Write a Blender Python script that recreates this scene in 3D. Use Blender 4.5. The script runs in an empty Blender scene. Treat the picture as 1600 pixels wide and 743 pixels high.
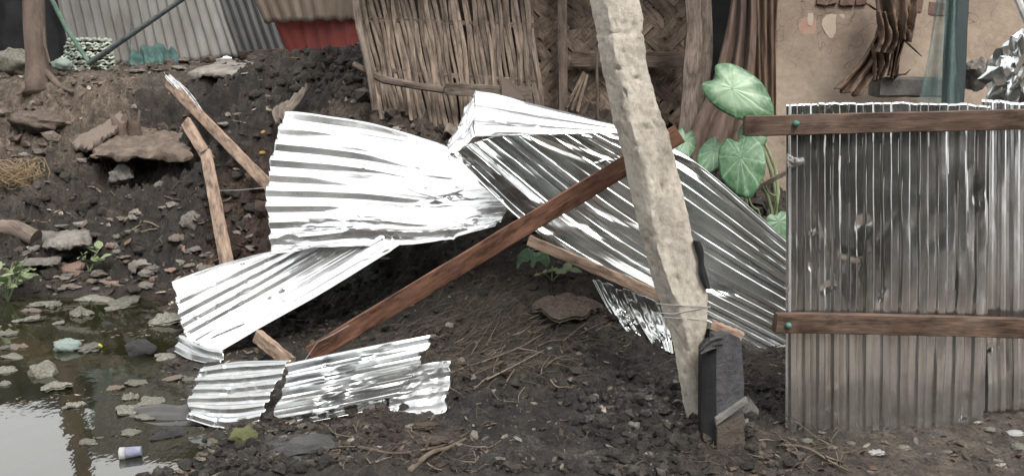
import bpy, bmesh, math, random
import numpy as np
from mathutils import Vector, Matrix, Quaternion

random.seed(7)
rng = np.random.default_rng(7)
SC = bpy.context.scene
COL = SC.collection

# ------------------------------------------------------------------ camera
CAM_H, PITCH, FPX = 1.62, math.radians(11.0), 1400.0
cam_d = bpy.data.cameras.new('camera')
cam = bpy.data.objects.new('camera', cam_d)
COL.objects.link(cam)
cam_d.sensor_width = 36.0
cam_d.lens = 36.0 * FPX / 1600.0
cam_d.clip_start, cam_d.clip_end = 0.05, 500.0
cam.location = (0, 0, CAM_H)
cam.rotation_euler = (math.pi / 2 - PITCH, 0, 0)
SC.camera = cam

# ------------------------------------------------------------------ sky
SUN_EL, SUN_AZ = math.radians(52), math.radians(158)
world = bpy.data.worlds.new('World')
SC.world = world
world.use_nodes = True
wn, wl = world.node_tree.nodes, world.node_tree.links
wn.clear()
sky = wn.new('ShaderNodeTexSky')
sky.sky_type = 'NISHITA'
sky.sun_disc = False
sky.sun_elevation, sky.sun_rotation = SUN_EL, SUN_AZ
sky.dust_density, sky.air_density, sky.ozone_density = 7.0, 1.6, 1.0
hsv = wn.new('ShaderNodeHueSaturation')
hsv.inputs['Saturation'].default_value = 0.12          # white overcast
bg = wn.new('ShaderNodeBackground')
bg.inputs['Strength'].default_value = 0.15
wo = wn.new('ShaderNodeOutputWorld')
wl.new(sky.outputs[0], hsv.inputs['Color'])
veil = wn.new('ShaderNodeMix'); veil.data_type = 'RGBA'          # even cloud layer over the clear sky
veil.inputs[0].default_value = 0.6; veil.inputs[7].default_value = (9.2, 9.1, 9.0, 1)
wl.new(hsv.outputs[0], veil.inputs[6])
wl.new(veil.outputs[2], bg.inputs['Color'])
wl.new(bg.outputs[0], wo.inputs['Surface'])

sun_d = bpy.data.lights.new('sun', 'SUN')
sun_d.energy, sun_d.angle, sun_d.color = 1.5, math.radians(18), (1.0, 0.94, 0.85)
sun = bpy.data.objects.new('sun', sun_d)
COL.objects.link(sun)
_sd = Vector((math.sin(SUN_AZ) * math.cos(SUN_EL), math.cos(SUN_AZ) * math.cos(SUN_EL), math.sin(SUN_EL)))
sun.rotation_euler = _sd.to_track_quat('Z', 'Y').to_euler()

SC.view_settings.view_transform = 'Standard'
SC.view_settings.look = 'None'
SC.view_settings.gamma = 1.0
SC.view_settings.exposure = 0.8
SC.view_settings.use_curve_mapping = False
SC.render.engine = 'CYCLES'
SC.cycles.max_bounces = 8

# ------------------------------------------------------------------ measuring helpers
CP, SP = math.cos(PITCH), math.sin(PITCH)
def ray(u, v):
    a, b = (u - 800.0) / FPX, (371.5 - v) / FPX
    return a, CP + b * SP, -SP + b * CP
def at(u, v, y):                    # the left bank climbs further back than the middle of the place
    if y > 6.2 and u < 560: y = 6.2 + (y - 6.2) * (1 + 0.42 * min(1.0, (560 - u) / 110.0))
    dx, dy, dz = ray(u, v); t = y / dy
    return Vector((dx * t, y, CAM_H + dz * t))
def onz(u, v, z):
    dx, dy, dz = ray(u, v); t = (z - CAM_H) / dz
    return Vector((dx * t, dy * t, z))
def px(n, y):                       # size of n photo pixels at distance y
    return n * y / FPX

# ------------------------------------------------------------------ vector noise
_P = np.random.default_rng(3).permutation(256).astype(np.int64)
_P = np.concatenate([_P, _P, _P])
_G = np.random.default_rng(4).normal(size=(256, 3)); _G /= np.linalg.norm(_G, axis=1)[:, None]
def perlin(x, y, z=0.0):
    x, y = np.asarray(x, float), np.asarray(y, float); z = np.asarray(z, float) + np.zeros_like(x)
    xi, yi, zi = np.floor(x).astype(np.int64), np.floor(y).astype(np.int64), np.floor(z).astype(np.int64)
    xf, yf, zf = x - xi, y - yi, z - zi
    fd = lambda t: t * t * t * (t * (t * 6 - 15) + 10)
    u, v, w = fd(xf), fd(yf), fd(zf)
    r = 0
    for dx in (0, 1):
        for dy in (0, 1):
            for dz in (0, 1):
                h = _P[_P[_P[(xi + dx) & 255] + ((yi + dy) & 255)] + ((zi + dz) & 255)]
                g = _G[h]
                d = g[..., 0] * (xf - dx) + g[..., 1] * (yf - dy) + g[..., 2] * (zf - dz)
                r = r + d * (u if dx else 1 - u) * (v if dy else 1 - v) * (w if dz else 1 - w)
    return r * 1.5
def fbm(x, y, z=0.0, octv=4, lac=2.03, gain=0.5):
    s, a, f = 0, 1.0, 1.0
    for k in range(octv):
        s = s + a * perlin(x * f + 17 * k, y * f - 9 * k, np.asarray(z) * f + 5 * k); a *= gain; f *= lac
    return s
def worley(x, y, n, lo, hi, seed):
    r = np.random.default_rng(seed); pts = r.uniform(lo, hi, size=(n, 2))
    best = np.full(x.shape, 1e9)
    for p in pts: best = np.minimum(best, (x - p[0]) ** 2 + (y - p[1]) ** 2)
    return np.sqrt(best)

# ------------------------------------------------------------------ object helpers
def tag(o, label=None, cat=None, group=None, kind=None):
    if label: o['label'] = label
    if cat: o['category'] = cat
    if group: o['group'] = group
    if kind or cat: o['kind'] = kind or 'thing'
    return o
def thing(name, label, cat, loc=(0, 0, 0), group=None):
    o = bpy.data.objects.new(name, None); COL.objects.link(o)
    o.location = loc; o.empty_display_size = 0.1
    return tag(o, label, cat, group)
class Geo:
    def __init__(s): s.v, s.f, s.uv = [], [], []
    def add(s, vs, fs, uvs=None):
        b = len(s.v); s.v += [tuple(p) for p in vs]
        for k, f in enumerate(fs):
            s.f.append(tuple(i + b for i in f))
            if uvs is None: s.uv += [(0, 0)] * len(f)
            elif callable(uvs): s.uv += [uvs(i) for i in f]
            else: s.uv += [tuple(uvs[i]) for i in f]
        return s
    def grid(s, P, UV=None, closed=False, flip=False):
        """P (m,n,3) array -> quads; closed joins the last column to the first"""
        m, n = P.shape[:2]
        fs = []
        for i in range(m - 1):
            for j in range(n if closed else n - 1):
                a, b = i * n + j, i * n + (j + 1) % n
                q = (a, b, b + n, a + n)
                fs.append(q[::-1] if flip else q)
        return s.add(P.reshape(-1, 3).tolist(), fs, UV.reshape(-1, 2).tolist() if UV is not None else None)
    def tube(s, path, rad, n=8, cap=True, wob=0.0, seed=0):
        path = [Vector(p) for p in path]; k = len(path)
        if not hasattr(rad, '__len__'): rad = [rad] * k
        r = random.Random(seed); rows = []; L = 0; us = []
        up = Vector((0, 0, 1)); d0 = (path[-1] - path[0]).normalized()
        if abs(d0.z) > 0.9: up = Vector((0, 1, 0))
        for i, p in enumerate(path):
            d = (path[min(i + 1, k - 1)] - path[max(i - 1, 0)]).normalized()
            a = d.cross(up).normalized(); b = d.cross(a)
            if i: L += (p - path[i - 1]).length
            us.append(L)
            rows.append([p + (a * math.cos(t) + b * math.sin(t)) * rad[i] * (1 + wob * r.uniform(-1, 1)) for t in [2 * math.pi * j / n for j in range(n)]])
        P = np.array([[tuple(q) for q in row] for row in rows])
        UV = np.array([[(us[i], j / n * 6.28 * rad[i]) for j in range(n)] for i in range(k)])
        b0 = len(s.v)
        s.grid(P, UV, closed=True)
        if cap:
            s.f.append(tuple(b0 + j for j in range(n))[::-1]); s.uv += [(0, 0)] * n
            e = b0 + (k - 1) * n
            s.f.append(tuple(e + j for j in range(n))); s.uv += [(0, 0)] * n
        return s
    def beam(s, A, B, w, h, up=(0, 0, 1), seg=10, jit=0.0015, bend=0.0, seed=0, twist=0.0, rag=0.0):
        """rectangular timber from A to B: w across, h along 'up'; slightly worn edges"""
        A, B = Vector(A), Vector(B); d = (B - A); L = d.length; d.normalize()
        upv = Vector(up); sd = d.cross(upv).normalized(); upv = sd.cross(d).normalized()
        r = random.Random(seed); c = min(w, h) * 0.12
        prof = [(-w/2 + c, -h/2), (w/2 - c, -h/2), (w/2, -h/2 + c), (w/2, h/2 - c), (w/2 - c, h/2), (-w/2 + c, h/2), (-w/2, h/2 - c), (-w/2, -h/2 + c)]
        acc = [0]
        for k in range(8):
            q, q2 = prof[k], prof[(k + 1) % 8]; acc.append(acc[-1] + math.hypot(q2[0] - q[0], q2[1] - q[1]))
        rows, uvr = [], []
        for i in range(seg + 1):
            t = i / seg; tw = twist * t
            cn = A + d * (L * t) + upv * (bend * 4 * t * (1 - t))
            row = []
            for (x, y) in prof:
                x2, y2 = x * math.cos(tw) - y * math.sin(tw), x * math.sin(tw) + y * math.cos(tw)
                p = cn + sd * (x2 + r.uniform(-jit, jit)) + upv * (y2 + r.uniform(-jit, jit))
                if i in (0, seg) and rag: p += d * r.uniform(-rag, rag)
                row.append(tuple(p))
            rows.append(row); uvr.append([(L * t, acc[k] + seed * 1.7) for k in range(8)])
        b0 = len(s.v)
        s.grid(np.array(rows), np.array(uvr), closed=True)
        s.f.append(tuple(b0 + k for k in range(8))[::-1]); s.uv += [(seed, 0.01 * k) for k in range(8)]
        e = b0 + seg * 8
        s.f.append(tuple(e + k for k in range(8))); s.uv += [(seed, 0.01 * k) for k in range(8)]
        return s
    def mesh(s, name, smooth=True, sharp=35):
        me = bpy.data.meshes.new(name)
        me.from_pydata(s.v, [], s.f)
        if s.uv and any(q != (0, 0) for q in s.uv[:400] + s.uv[-50:]):
            l = me.uv_layers.new(name='UVMap')
            l.data.foreach_set('uv', np.array(s.uv, dtype=np.float32).ravel())
        bm = bmesh.new(); bm.from_mesh(me)
        bmesh.ops.recalc_face_normals(bm, faces=bm.faces[:])
        bm.to_mesh(me); bm.free()
        if smooth:
            me.polygons.foreach_set('use_smooth', [True] * len(me.polygons))
            if sharp and sharp < 180: me.set_sharp_from_angle(angle=math.radians(sharp))
        return me
    def build(s, name, mat, parent=None, smooth=True, sharp=35, solid=0.0):
        o = bpy.data.objects.new(name, s.mesh(name, smooth, sharp)); COL.objects.link(o)
        if mat: o.data.materials.append(mat)
        put(o, parent)
        if solid:
            m = o.modifiers.new('thickness', 'SOLIDIFY'); m.thickness = solid; m.offset = 0
        return o
def world_loc(o):
    l = Vector(o.location); p = o.parent
    while p: l = l + Vector(p.location); p = p.parent
    return l
def put(o, parent):                  # meshes are made in world coordinates; cancel the parent's offset
    if parent is not None:
        w = world_loc(parent); o.parent = parent; o.location = Vector(o.location) - w

# ------------------------------------------------------------------ materials
def mk(name):
    m = bpy.data.materials.new(name); m.use_nodes = True
    nt = m.node_tree; return m, nt.nodes, nt.links, nt.nodes['Principled BSDF']
def ramp(n, l, src, stops):
    r = n.new('ShaderNodeValToRGB'); e = r.color_ramp.elements
    while len(e) < len(stops): e.new(0.5)
    for q, (p, c) in zip(e, stops):
        q.position = p; q.color = (*c, 1) if len(c) == 3 else c
    l.new(src, r.inputs[0]); return r
def coords(n, l, src='Object', scale=(1, 1, 1), rnd=False):
    t = n.new('ShaderNodeTexCoord'); mp = n.new('ShaderNodeMapping'); mp.inputs['Scale'].default_value = scale
    l.new(t.outputs[src], mp.inputs['Vector'])
    if rnd:
        oi = n.new('ShaderNodeObjectInfo'); mm = n.new('ShaderNodeMath'); mm.operation = 'MULTIPLY'; mm.inputs[1].default_value = 37.0
        l.new(oi.outputs['Random'], mm.inputs[0]); l.new(mm.outputs[0], mp.inputs['Location'])
    return mp.outputs[0]
def noise(n, l, vec, scale, detail=6, rough=0.6, dist=0.0):
    t = n.new('ShaderNodeTexNoise'); t.inputs['Scale'].default_value = scale
    t.inputs['Detail'].default_value = detail; t.inputs['Roughness'].default_value = rough; t.inputs['Distortion'].default_value = dist
    l.new(vec, t.inputs['Vector']); return t.outputs['Fac']
def bump(n, l, b, h, strength, dist=0.01):
    bp = n.new('ShaderNodeBump'); bp.inputs['Strength'].default_value = strength; bp.inputs['Distance'].default_value = dist
    l.new(h, bp.inputs['Height']); l.new(bp.outputs[0], b.inputs['Normal']); return bp
def mixc(n, l, fac, a, b, mode='MIX'):
    m = n.new('ShaderNodeMix'); m.data_type = 'RGBA'; m.blend_type = mode
    for s_, x in ((0, fac), (6, a), (7, b)):
        if hasattr(x, 'is_output'): l.new(x, m.inputs[s_])
        elif isinstance(x, (int, float)): m.inputs[s_].default_value = x
        else: m.inputs[s_].default_value = (*x, 1)
    return m.outputs[2]
def rough_mat(name, stops, scale=8, stretch=(1, 1, 1), rough=0.85, bmp=0.6, bdist=0.006, bscale=None, src='Object', rnd=True, vary=0.0, spec=0.3):
    m, n, l, b = mk(name)
    vec = coords(n, l, src, stretch, rnd)
    f = noise(n, l, vec, scale, 8, 0.65)
    c = ramp(n, l, f, stops).outputs[0]
    if vary:
        oi = n.new('ShaderNodeObjectInfo'); h = n.new('ShaderNodeHueSaturation')
        mr = n.new('ShaderNodeMapRange'); mr.inputs[3].default_value = 1 - vary; mr.inputs[4].default_value = 1 + vary
        l.new(oi.outputs['Random'], mr.inputs[0]); l.new(mr.outputs[0], h.inputs['Value']); l.new(c, h.inputs['Color']); c = h.outputs[0]
    l.new(c, b.inputs['Base Color'])
    b.inputs['Roughness'].default_value = rough; b.inputs['Specular IOR Level'].default_value = spec
    f2 = noise(n, l, vec, bscale or scale * 4, 8, 0.7)
    bump(n, l, b, f2, bmp, bdist)
    return m
def wood_mat(name, dark, light, rough=0.75, scale=6.0, knots=True, vary=0.1):
    m, n, l, b = mk(name)
    vec = coords(n, l, 'UV', (1.2, 22, 1), True)
    f = noise(n, l, vec, scale, 8, 0.6, 0.6)
    mid = tuple((a + c) / 2 for a, c in zip(dark, light))
    c = ramp(n, l, f, [(0.25, dark), (0.5, mid), (0.72, light)]).outputs[0]
    v2 = coords(n, l, 'UV', (1, 4, 1), True)
    f3 = noise(n, l, v2, 6.5, 7, 0.68)
    dr = ramp(n, l, f3, [(0.36, (0.3, 0.28, 0.27)), (0.47, (0.8, 0.79, 0.78)), (0.62, (1.25, 1.24, 1.22))]).outputs[0]
    c = mixc(n, l, 0.9, c, dr, 'MULTIPLY')
    oi = n.new('ShaderNodeObjectInfo'); h = n.new('ShaderNodeHueSaturation')
    mr = n.new('ShaderNodeMapRange'); mr.inputs[3].default_value = 1 - vary; mr.inputs[4].default_value = 1 + vary
    l.new(oi.outputs['Random'], mr.inputs[0]); l.new(mr.outputs[0], h.inputs['Value']); l.new(c, h.inputs['Color'])
    l.new(h.outputs[0], b.inputs['Base Color'])
    b.inputs['Roughness'].default_value = rough; b.inputs['Specular IOR Level'].default_value = 0.25
    bump(n, l, b, f, 0.5, 0.004)
    return m
def tin_mat(name, base=(0.78, 0.79, 0.80), rough=0.14, dirt=0.15, dirt_z=None, dirt_col=(0.16, 0.13, 0.10), bstr=0.08, film=0.0, film_col=(0.42, 0.42, 0.42), streak=0.0):
    m, n, l, b = mk(name)
    vec = coords(n, l, 'UV', (1, 1, 1), True)
    f = noise(n, l, vec, 3.0, 6, 0.6)
    mr = n.new('ShaderNodeMapRange'); mr.inputs[1].default_value = 0.3; mr.inputs[2].default_value = 0.75
    mr.inputs[3].default_value = rough * 0.6; mr.inputs[4].default_value = rough * 2.0
    l.new(f, mr.inputs[0]); l.new(mr.outputs[0], b.inputs['Roughness'])
    b.inputs['Metallic'].default_value = 1.0
    sp = noise(n, l, vec, 60.0, 3, 0.5)
    c = ramp(n, l, sp, [(0.3, tuple(q * 0.9 for q in base)), (0.7, base)]).outputs[0]
    if streak:  # tarnish streaks that also imitate uneven reflections along the ridges
        vs = coords(n, l, 'UV', (0.5, 17.0, 1), True); fs = noise(n, l, vs, 2.2, 5, 0.6)
        c = mixc(n, l, streak, c, ramp(n, l, fs, [(0.3, (0.34, 0.30, 0.27)), (0.48, (0.75, 0.74, 0.73)), (0.68, (1.12, 1.14, 1.16))]).outputs[0], 'MULTIPLY')
    l.new(c, b.inputs['Base Color'])
    v2 = coords(n, l, 'UV', (1.0, 5.0, 1), True)
    h = noise(n, l, v2, 3.0, 5, 0.5)
    bump(n, l, b, h, bstr, 0.012)
    if dirt > 0:
        d = n.new('ShaderNodeBsdfDiffuse'); d.inputs['Color'].default_value = (*dirt_col, 1)
        v3 = coords(n, l, 'Object', (1, 1, 0.45 if dirt_z else 1), True)
        fn = noise(n, l, v3, 5.0, 9, 0.72)
        k = ramp(n, l, fn, [(0.58 - 0.12 * dirt, (0, 0, 0)), (0.74, (1, 1, 1))]).outputs[0]
        mu = n.new('ShaderNodeMath'); mu.operation = 'MULTIPLY'; mu.inputs[1].default_value = min(1.0, dirt * 2.2)
        l.new(k, mu.inputs[0]); fac = mu.outputs[0]
        if dirt_z:                     # splashed mud climbing the foot of the sheet
            tc = n.new('ShaderNodeTexCoord'); sx = n.new('ShaderNodeSeparateXYZ'); l.new(tc.outputs['Object'], sx.inputs[0])
            zr = n.new('ShaderNodeMapRange'); zr.inputs[1].default_value = dirt_z[1]; zr.inputs[2].default_value = dirt_z[0]
            l.new(sx.outputs[2], zr.inputs[0])
            ad = n.new('ShaderNodeMath'); ad.operation = 'MULTIPLY_ADD'; ad.inputs[1].default_value = 0.35
            nz = n.new('ShaderNodeMath'); nz.operation = 'MULTIPLY'
            rr = ramp(n, l, fn, [(0.3, (0.25, 0.25, 0.25)), (0.65, (1, 1, 1))]).outputs[0]
            l.new(zr.outputs[0], nz.inputs[0]); l.new(rr, nz.inputs[1])
            l.new(nz.outputs[0], ad.inputs[0]); l.new(fac, ad.inputs[2]); ad.use_clamp = True; fac = ad.outputs[0]
        mx = n.new('ShaderNodeMixShader')
        out = n['Material Output']; metal = b.outputs[0]
        if film:                       # dull film of zinc bloom and dust over the mirror
            fd = n.new('ShaderNodeBsdfDiffuse'); fd.inputs['Color'].default_value = (*film_col, 1); fm = n.new('ShaderNodeMixShader')
            fr = ramp(n, l, f, [(0.3, (film * 0.5,) * 3), (0.7, (film * 1.5,) * 3)]).outputs[0]
            l.new(fr, fm.inputs[0]); l.new(metal, fm.inputs[1]); l.new(fd.outputs[0], fm.inputs[2]); metal = fm.outputs[0]
        l.new(fac, mx.inputs[0]); l.new(metal, mx.inputs[1]); l.new(d.outputs[0], mx.inputs[2]); l.new(mx.outputs[0], out.inputs['Surface'])
    return m

M = {}
M['tin'] = tin_mat('galvanised tin', rough=0.15, dirt=0.03, film=0.22, film_col=(0.5, 0.51, 0.52))
M['tin_mirror'] = tin_mat('green tinged tin', (0.62, 0.65, 0.65), rough=0.14, dirt=0.05, film=0.07, streak=.5)
M['tin_dull'] = tin_mat('dulled galvanised tin', (0.5, 0.52, 0.53), 0.2, 0.1, film=.15, streak=.5)
M['tin_fence'] = tin_mat('muddied fence tin', (0.72, 0.73, 0.74), 0.12, 0.10, dirt_z=(-0.3, 0.4), dirt_col=(0.17, 0.15, 0.13), film=0.07, film_col=(.33, .32, .31), streak=.85)
M['tin_old'] = rough_mat('weathered grey tin', [(0.3, (0.12, 0.112, 0.104)), (0.55, (0.19, 0.182, 0.175)), (0.75, (0.24, 0.234, 0.234))], 2.5, (1, 1, 0.5), 0.55, 0.2)
M['tin_dark'] = rough_mat('dark grey tin', [(0.3, (0.045, 0.047, 0.05)), (0.7, (0.09, 0.09, 0.09))], 4, (1, 1, 0.4), 0.6, 0.2)
M['rust'] = rough_mat('brown rusted tin', [(0.3, (0.11, 0.085, 0.065)), (0.7, (0.19, 0.15, 0.12))], 5, (1, 1, 0.4), 0.8, 0.4)
M['red_tin'] = rough_mat('faded red painted tin', [(0.25, (0.1, 0.02, 0.018)), (0.5, (0.2, 0.035, 0.028)), (0.75, (0.26, 0.06, 0.045))], 4, (1, 1, 0.4), 0.6, 0.3)
M['plank'] = wood_mat('red brown sawn timber', (0.065, 0.032, 0.022), (0.2, 0.104, 0.07))
M['rail'] = wood_mat('weathered brown timber', (0.05, 0.034, 0.026), (0.135, 0.09, 0.067), 0.7)
M['batten'] = wood_mat('pale sawn timber', (0.2, 0.142, 0.105), (0.36, 0.27, 0.21), 0.75)
M['old_wood'] = wood_mat('grey old timber', (0.07, 0.055, 0.046), (0.19, 0.157, 0.134), 0.9)
M['dark_wood'] = wood_mat('dark old timber', (0.045, 0.034, 0.028), (0.14, 0.11, 0.09), 0.9)
M['bamboo'] = wood_mat('dry bamboo', (0.05, 0.038, 0.03), (0.245, 0.193, 0.155), 0.7, vary=0.35)
M['lattice'] = wood_mat('aged split bamboo', (0.04, 0.03, 0.023), (0.2, 0.152, 0.12), 0.75, vary=0.35)
M['bark'] = rough_mat('bark', [(0.3, (0.07, 0.052, 0.042)), (0.7, (0.16, 0.12, 0.1))], 9, (1, 1, 0.3), 0.95, 0.9, 0.02)
M['twig'] = rough_mat('dry twig', [(0.3, (0.07, 0.056, 0.043)), (0.7, (0.18, 0.147, 0.115))], 14, (1, 1, 1), 0.9, 0.4, vary=0.35)
M['black'] = rough_mat('black plastic', [(0.3, (0.008, 0.008, 0.009)), (0.7, (0.02, 0.02, 0.022))], 8, rough=0.5, bmp=0.3)
M['green_pole'] = rough_mat('green painted pipe', [(0.3, (0.05, 0.10, 0.075)), (0.7, (0.13, 0.2, 0.155))], 12, rough=0.5)
M['dark_pole'] = rough_mat('dark iron pipe', [(0.3, (0.02, 0.025, 0.026)), (0.7, (0.07, 0.085, 0.085))], 12, rough=0.45)
M['stone'] = rough_mat('grey stone', [(0.3, (0.075, 0.068, 0.06)), (0.5, (0.16, 0.148, 0.133)), (0.75, (0.28, 0.262, 0.238))], 7, rough=0.9, bmp=0.8, vary=0.3)
M['pale_scrap'] = rough_mat('silted rubbish', [(0.3, (0.05, 0.049, 0.04)), (0.52, (0.13, 0.126, 0.104)), (0.75, (0.27, 0.262, 0.235))], 5, rough=0.6, bmp=0.6, vary=0.35)
M['dark_scrap'] = rough_mat('dark plastic rubbish', [(0.3, (0.02, 0.02, 0.021)), (0.7, (0.09, 0.09, 0.09))], 14, rough=0.35, bmp=0.9, bdist=0.015)
M['brick'] = rough_mat('weathered brick', [(0.3, (0.14, 0.095, 0.08)), (0.55, (0.25, 0.175, 0.15)), (0.75, (0.35, 0.28, 0.25))], 14, rough=0.95, bmp=0.8)
M['cloth'] = rough_mat('brown sacking', [(0.3, (0.05, 0.034, 0.027)), (0.6, (0.115, 0.082, 0.067)), (0.8, (0.16, 0.122, 0.102))], 5, (3, 3, 0.6), 0.95, 0.5)
M['rag'] = rough_mat('muddy grey cloth', [(0.3, (0.08, 0.068, 0.06)), (0.7, (0.2, 0.165, 0.14))], 9, rough=0.95, bmp=0.7)
M['dry_leaf'] = rough_mat('dead banana leaf', [(0.3, (0.045, 0.03, 0.022)), (0.7, (0.155, 0.105, 0.075))], 6, (4, 4, 0.8), 0.85, 0.6, vary=0.2)
M['teal'] = rough_mat('teal plastic sheet', [(0.3, (0.03, 0.07, 0.066)), (0.7, (0.075, 0.14, 0.13))], 6, rough=0.4, bmp=0.7, bdist=0.02)
M['teal_post'] = rough_mat('teal painted post', [(0.3, (0.016, 0.027, 0.028)), (0.7, (0.036, 0.053, 0.054))], 5, (1, 1, 0.3), rough=0.6)
M['net'] = rough_mat('pale green netting', [(0.3, (0.2, 0.25, 0.2)), (0.55, (0.4, 0.44, 0.38)), (0.75, (0.55, 0.57, 0.52))], 18, rough=0.7, bmp=0.8, vary=0.25)
M['straw'] = rough_mat('dry straw', [(0.3, (0.12, 0.085, 0.05)), (0.7, (0.33, 0.245, 0.155))], 14, rough=0.9)
M['leaf_small'] = rough_mat('small weed leaf', [(0.3, (0.09, 0.125, 0.06)), (0.7, (0.25, 0.3, 0.17))], 12, rough=0.5, bmp=0.3, vary=0.25)
M['tree_leaf'] = rough_mat('tree foliage', [(0.3, (0.018, 0.034, 0.016)), (0.7, (0.055, 0.085, 0.04))], 3, rough=0.6, bmp=0.2)
M['wire'] = rough_mat('galvanised wire', [(0.3, (0.2, 0.2, 0.2)), (0.7, (0.4, 0.39, 0.37))], 14, rough=0.5)
M['green_cap'] = rough_mat('green nail cap', [(0.3, (0.03, 0.11, 0.09)), (0.7, (0.1, 0.24, 0.2))], 60, rough=0.4)
M['white_plastic'] = rough_mat('dirty white plastic', [(0.3, (0.22, 0.22, 0.22)), (0.7, (0.45, 0.45, 0.44))], 14, rough=0.5)
M['yellow'] = rough_mat('yellow wrapper', [(0.3, (0.4, 0.42, 0.03)), (0.7, (0.6, 0.6, 0.08))], 14, rough=0.4)
M['cyan_bag'] = rough_mat('pale green plastic bag', [(0.3, (0.16, 0.22, 0.2)), (0.7, (0.35, 0.41, 0.38))], 12, rough=0.4, bmp=0.8, bdist=0.01)
M['moss_bag'] = rough_mat('olive plastic bag', [(0.3, (0.05, 0.06, 0.02)), (0.7, (0.2, 0.21, 0.1))], 16, rough=0.5, bmp=0.8, bdist=0.01)
M['leafy_yellow'] = rough_mat('yellow fallen leaf', [(0.3, (0.22, 0.12, 0.03)), (0.7, (0.38, 0.26, 0.07))], 16, rough=0.6)

# ------------------------------------------------------------------ terrain
_cp = []
def cp(u, v, y): p = at(u, v, y); _cp.append((p.x, p.y, p.z))
def cz(u, v, z): p = onz(u, v, z); _cp.append((p.x, p.y, p.z))
for q in [(-3.2, 2.6, -.16), (-4.6, 4.6, -.2), (-3.0, 4.4, -.16), (-2.3, 5.2, -.1), (-4.0, 5.7, -.1), (-1.9, 2.6, -.08), (-6.5, 5.5, -.1),
          (1.5, 4.5, .1), (2.6, 4.6, .12), (1.5, 5.5, .32), (2.6, 5.9, .42), (1.2, 6.1, .75), (2.2, 7.0, .9), (3.6, 4.2, .1), (3.6, 6.6, .6),
          (0, 2.4, .05), (1.5, 2.4, .06), (3.5, 2.6, .06), (-1.2, 5.5, .16), (-.7, 5.25, .2), (-1.6, 5.6, .2), (-1.0, 4.9, .08), (-.5, 6.0, .75), (.3, 6.0, .8),
          (-6.4, 8.2, .95), (-6.8, 10.2, 1.6), (0, 8.4, 1.5), (3, 9, 1.3), (0.5, 10, 1.5), (-3, 12, 1.68), (-6, 12.4, 1.7)]: _cp.append(q)
for (u, v, z) in [(250, 742, 0.0), (340, 690, 0.0), (300, 600, 0.0), (285, 540, 0.0), (255, 470, 0.0), (110, 458, 0.0), (0, 462, 0.0),
                  (430, 735, .05), (600, 700, .06), (800, 738, .06), (1000, 705, .06), (1095, 690, .06), (1300, 705, .055), (1590, 690, .08), (1400, 742, .05),
                  (520, 640, .06), (1180, 640, .09), (1060, 602, .1), (900, 650, .07), (740, 620, .08)]: cz(u, v, z)
for (u, v, y) in [(700, 556, 4.55), (760, 515, 4.8), (900, 474, 4.9), (880, 436, 5.15), (800, 418, 5.3), (1000, 556, 4.55), (960, 440, 5.2),
                  (600, 182, 6.6), (720, 206, 6.5), (850, 195, 6.6), (980, 200, 6.6), (480, 150, 7.1), (520, 100, 7.5), (430, 100, 8.0), (400, 215, 6.9), (420, 300, 6.5), (400, 370, 6.15), (520, 180, 6.75),
                  (150, 120, 8.2), (50, 138, 8.1), (250, 133, 8.1), (330, 138, 7.9), (480, 126, 7.35), (20, 205, 7.6), (120, 215, 7.5), (280, 215, 7.4), (150, 275, 7.25), (200, 262, 7.45), (260, 258, 7.4), (60, 300, 7.0), (250, 300, 6.95), (340, 300, 6.8),
                  (50, 390, 6.5), (250, 400, 6.45), (150, 405, 6.45), (330, 410, 6.2), (240, 106, 9.2), (20, 118, 9.2), (400, 95, 8.8), (140, 112, 8.8), (480, 80, 8.6)]: cp(u, v, y)
_C = np.array(_cp)
def _phi(r2): return 0.5 * r2 * np.log(r2 + 1e-9)
_n = len(_C)
_K = _phi(((_C[:, None, :2] - _C[None, :, :2]) ** 2).sum(2)) + np.eye(_n) * 0.01
_Q = np.c_[np.ones(_n), _C[:, :2]]
_S = np.linalg.solve(np.block([[_K, _Q], [_Q.T, np.zeros((3, 3))]]), np.r_[_C[:, 2], 0, 0, 0])
def base_z(x, y):
    xc, yc = np.clip(x, -7, 4.0), np.clip(y, 2.4, 12)
    z = _S[_n] + _S[_n + 1] * xc + _S[_n + 2] * yc
    for k in range(_n): z = z + _S[k] * _phi((xc - _C[k, 0]) ** 2 + (yc - _C[k, 1]) ** 2)
    return z
def axis(lo, hi, step, far_lo, far_hi):
    a = [lo]; s = step
    while a[-1] > far_lo: s *= 1.22; a.append(a[-1] - s)
    a = a[::-1] + list(np.arange(lo + step, hi, step)); s = step
    while a[-1] < far_hi: s *= 1.22; a.append(a[-1] + s)
    return np.array(a)
gx = axis(-5.4, 3.0, 0.0145, -70, 70)
gy = np.concatenate([axis(3.0, 3.01, 0.013, -60, 3.0)[:-1], np.arange(3.0, 6.2, 0.0125), np.arange(6.2, 9.7, 0.018), axis(9.7, 10.1, 0.05, 9.7, 90)[0:]])
gy = np.unique(np.round(gy, 5))
GX, GY = np.meshgrid(gx, gy)
def smooth(a, b, t): t = np.clip((t - a) / (b - a), 0, 1); return t * t * (3 - 2 * t)
GZ = base_z(GX, GY)
_dry = smooth(-0.03, 0.12, GZ)
_fade = smooth(14, 9, np.abs(GX)) * smooth(14, 11, GY) * smooth(0, 2.6, GY)
_lump = fbm(GX * 2.2, GY * 2.2, 1.3, 3)
_cl = fbm(GX * 9, GY * 9, 4.2, 4, gain=0.6)
_rid = 1 - np.abs(fbm(GX * 15, GY * 15, 7.7, 3, gain=0.55)) * 2
_fine = fbm(GX * 38, GY * 38, 2.2, 2)
_bank = smooth(5.4, 6.6, GY)
_open = smooth(0.9, 1.3, GX) * smooth(3.95, 3.6, GY)          # trodden earth before the fence
_amp = (1 - 0.65 * _open)
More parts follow.
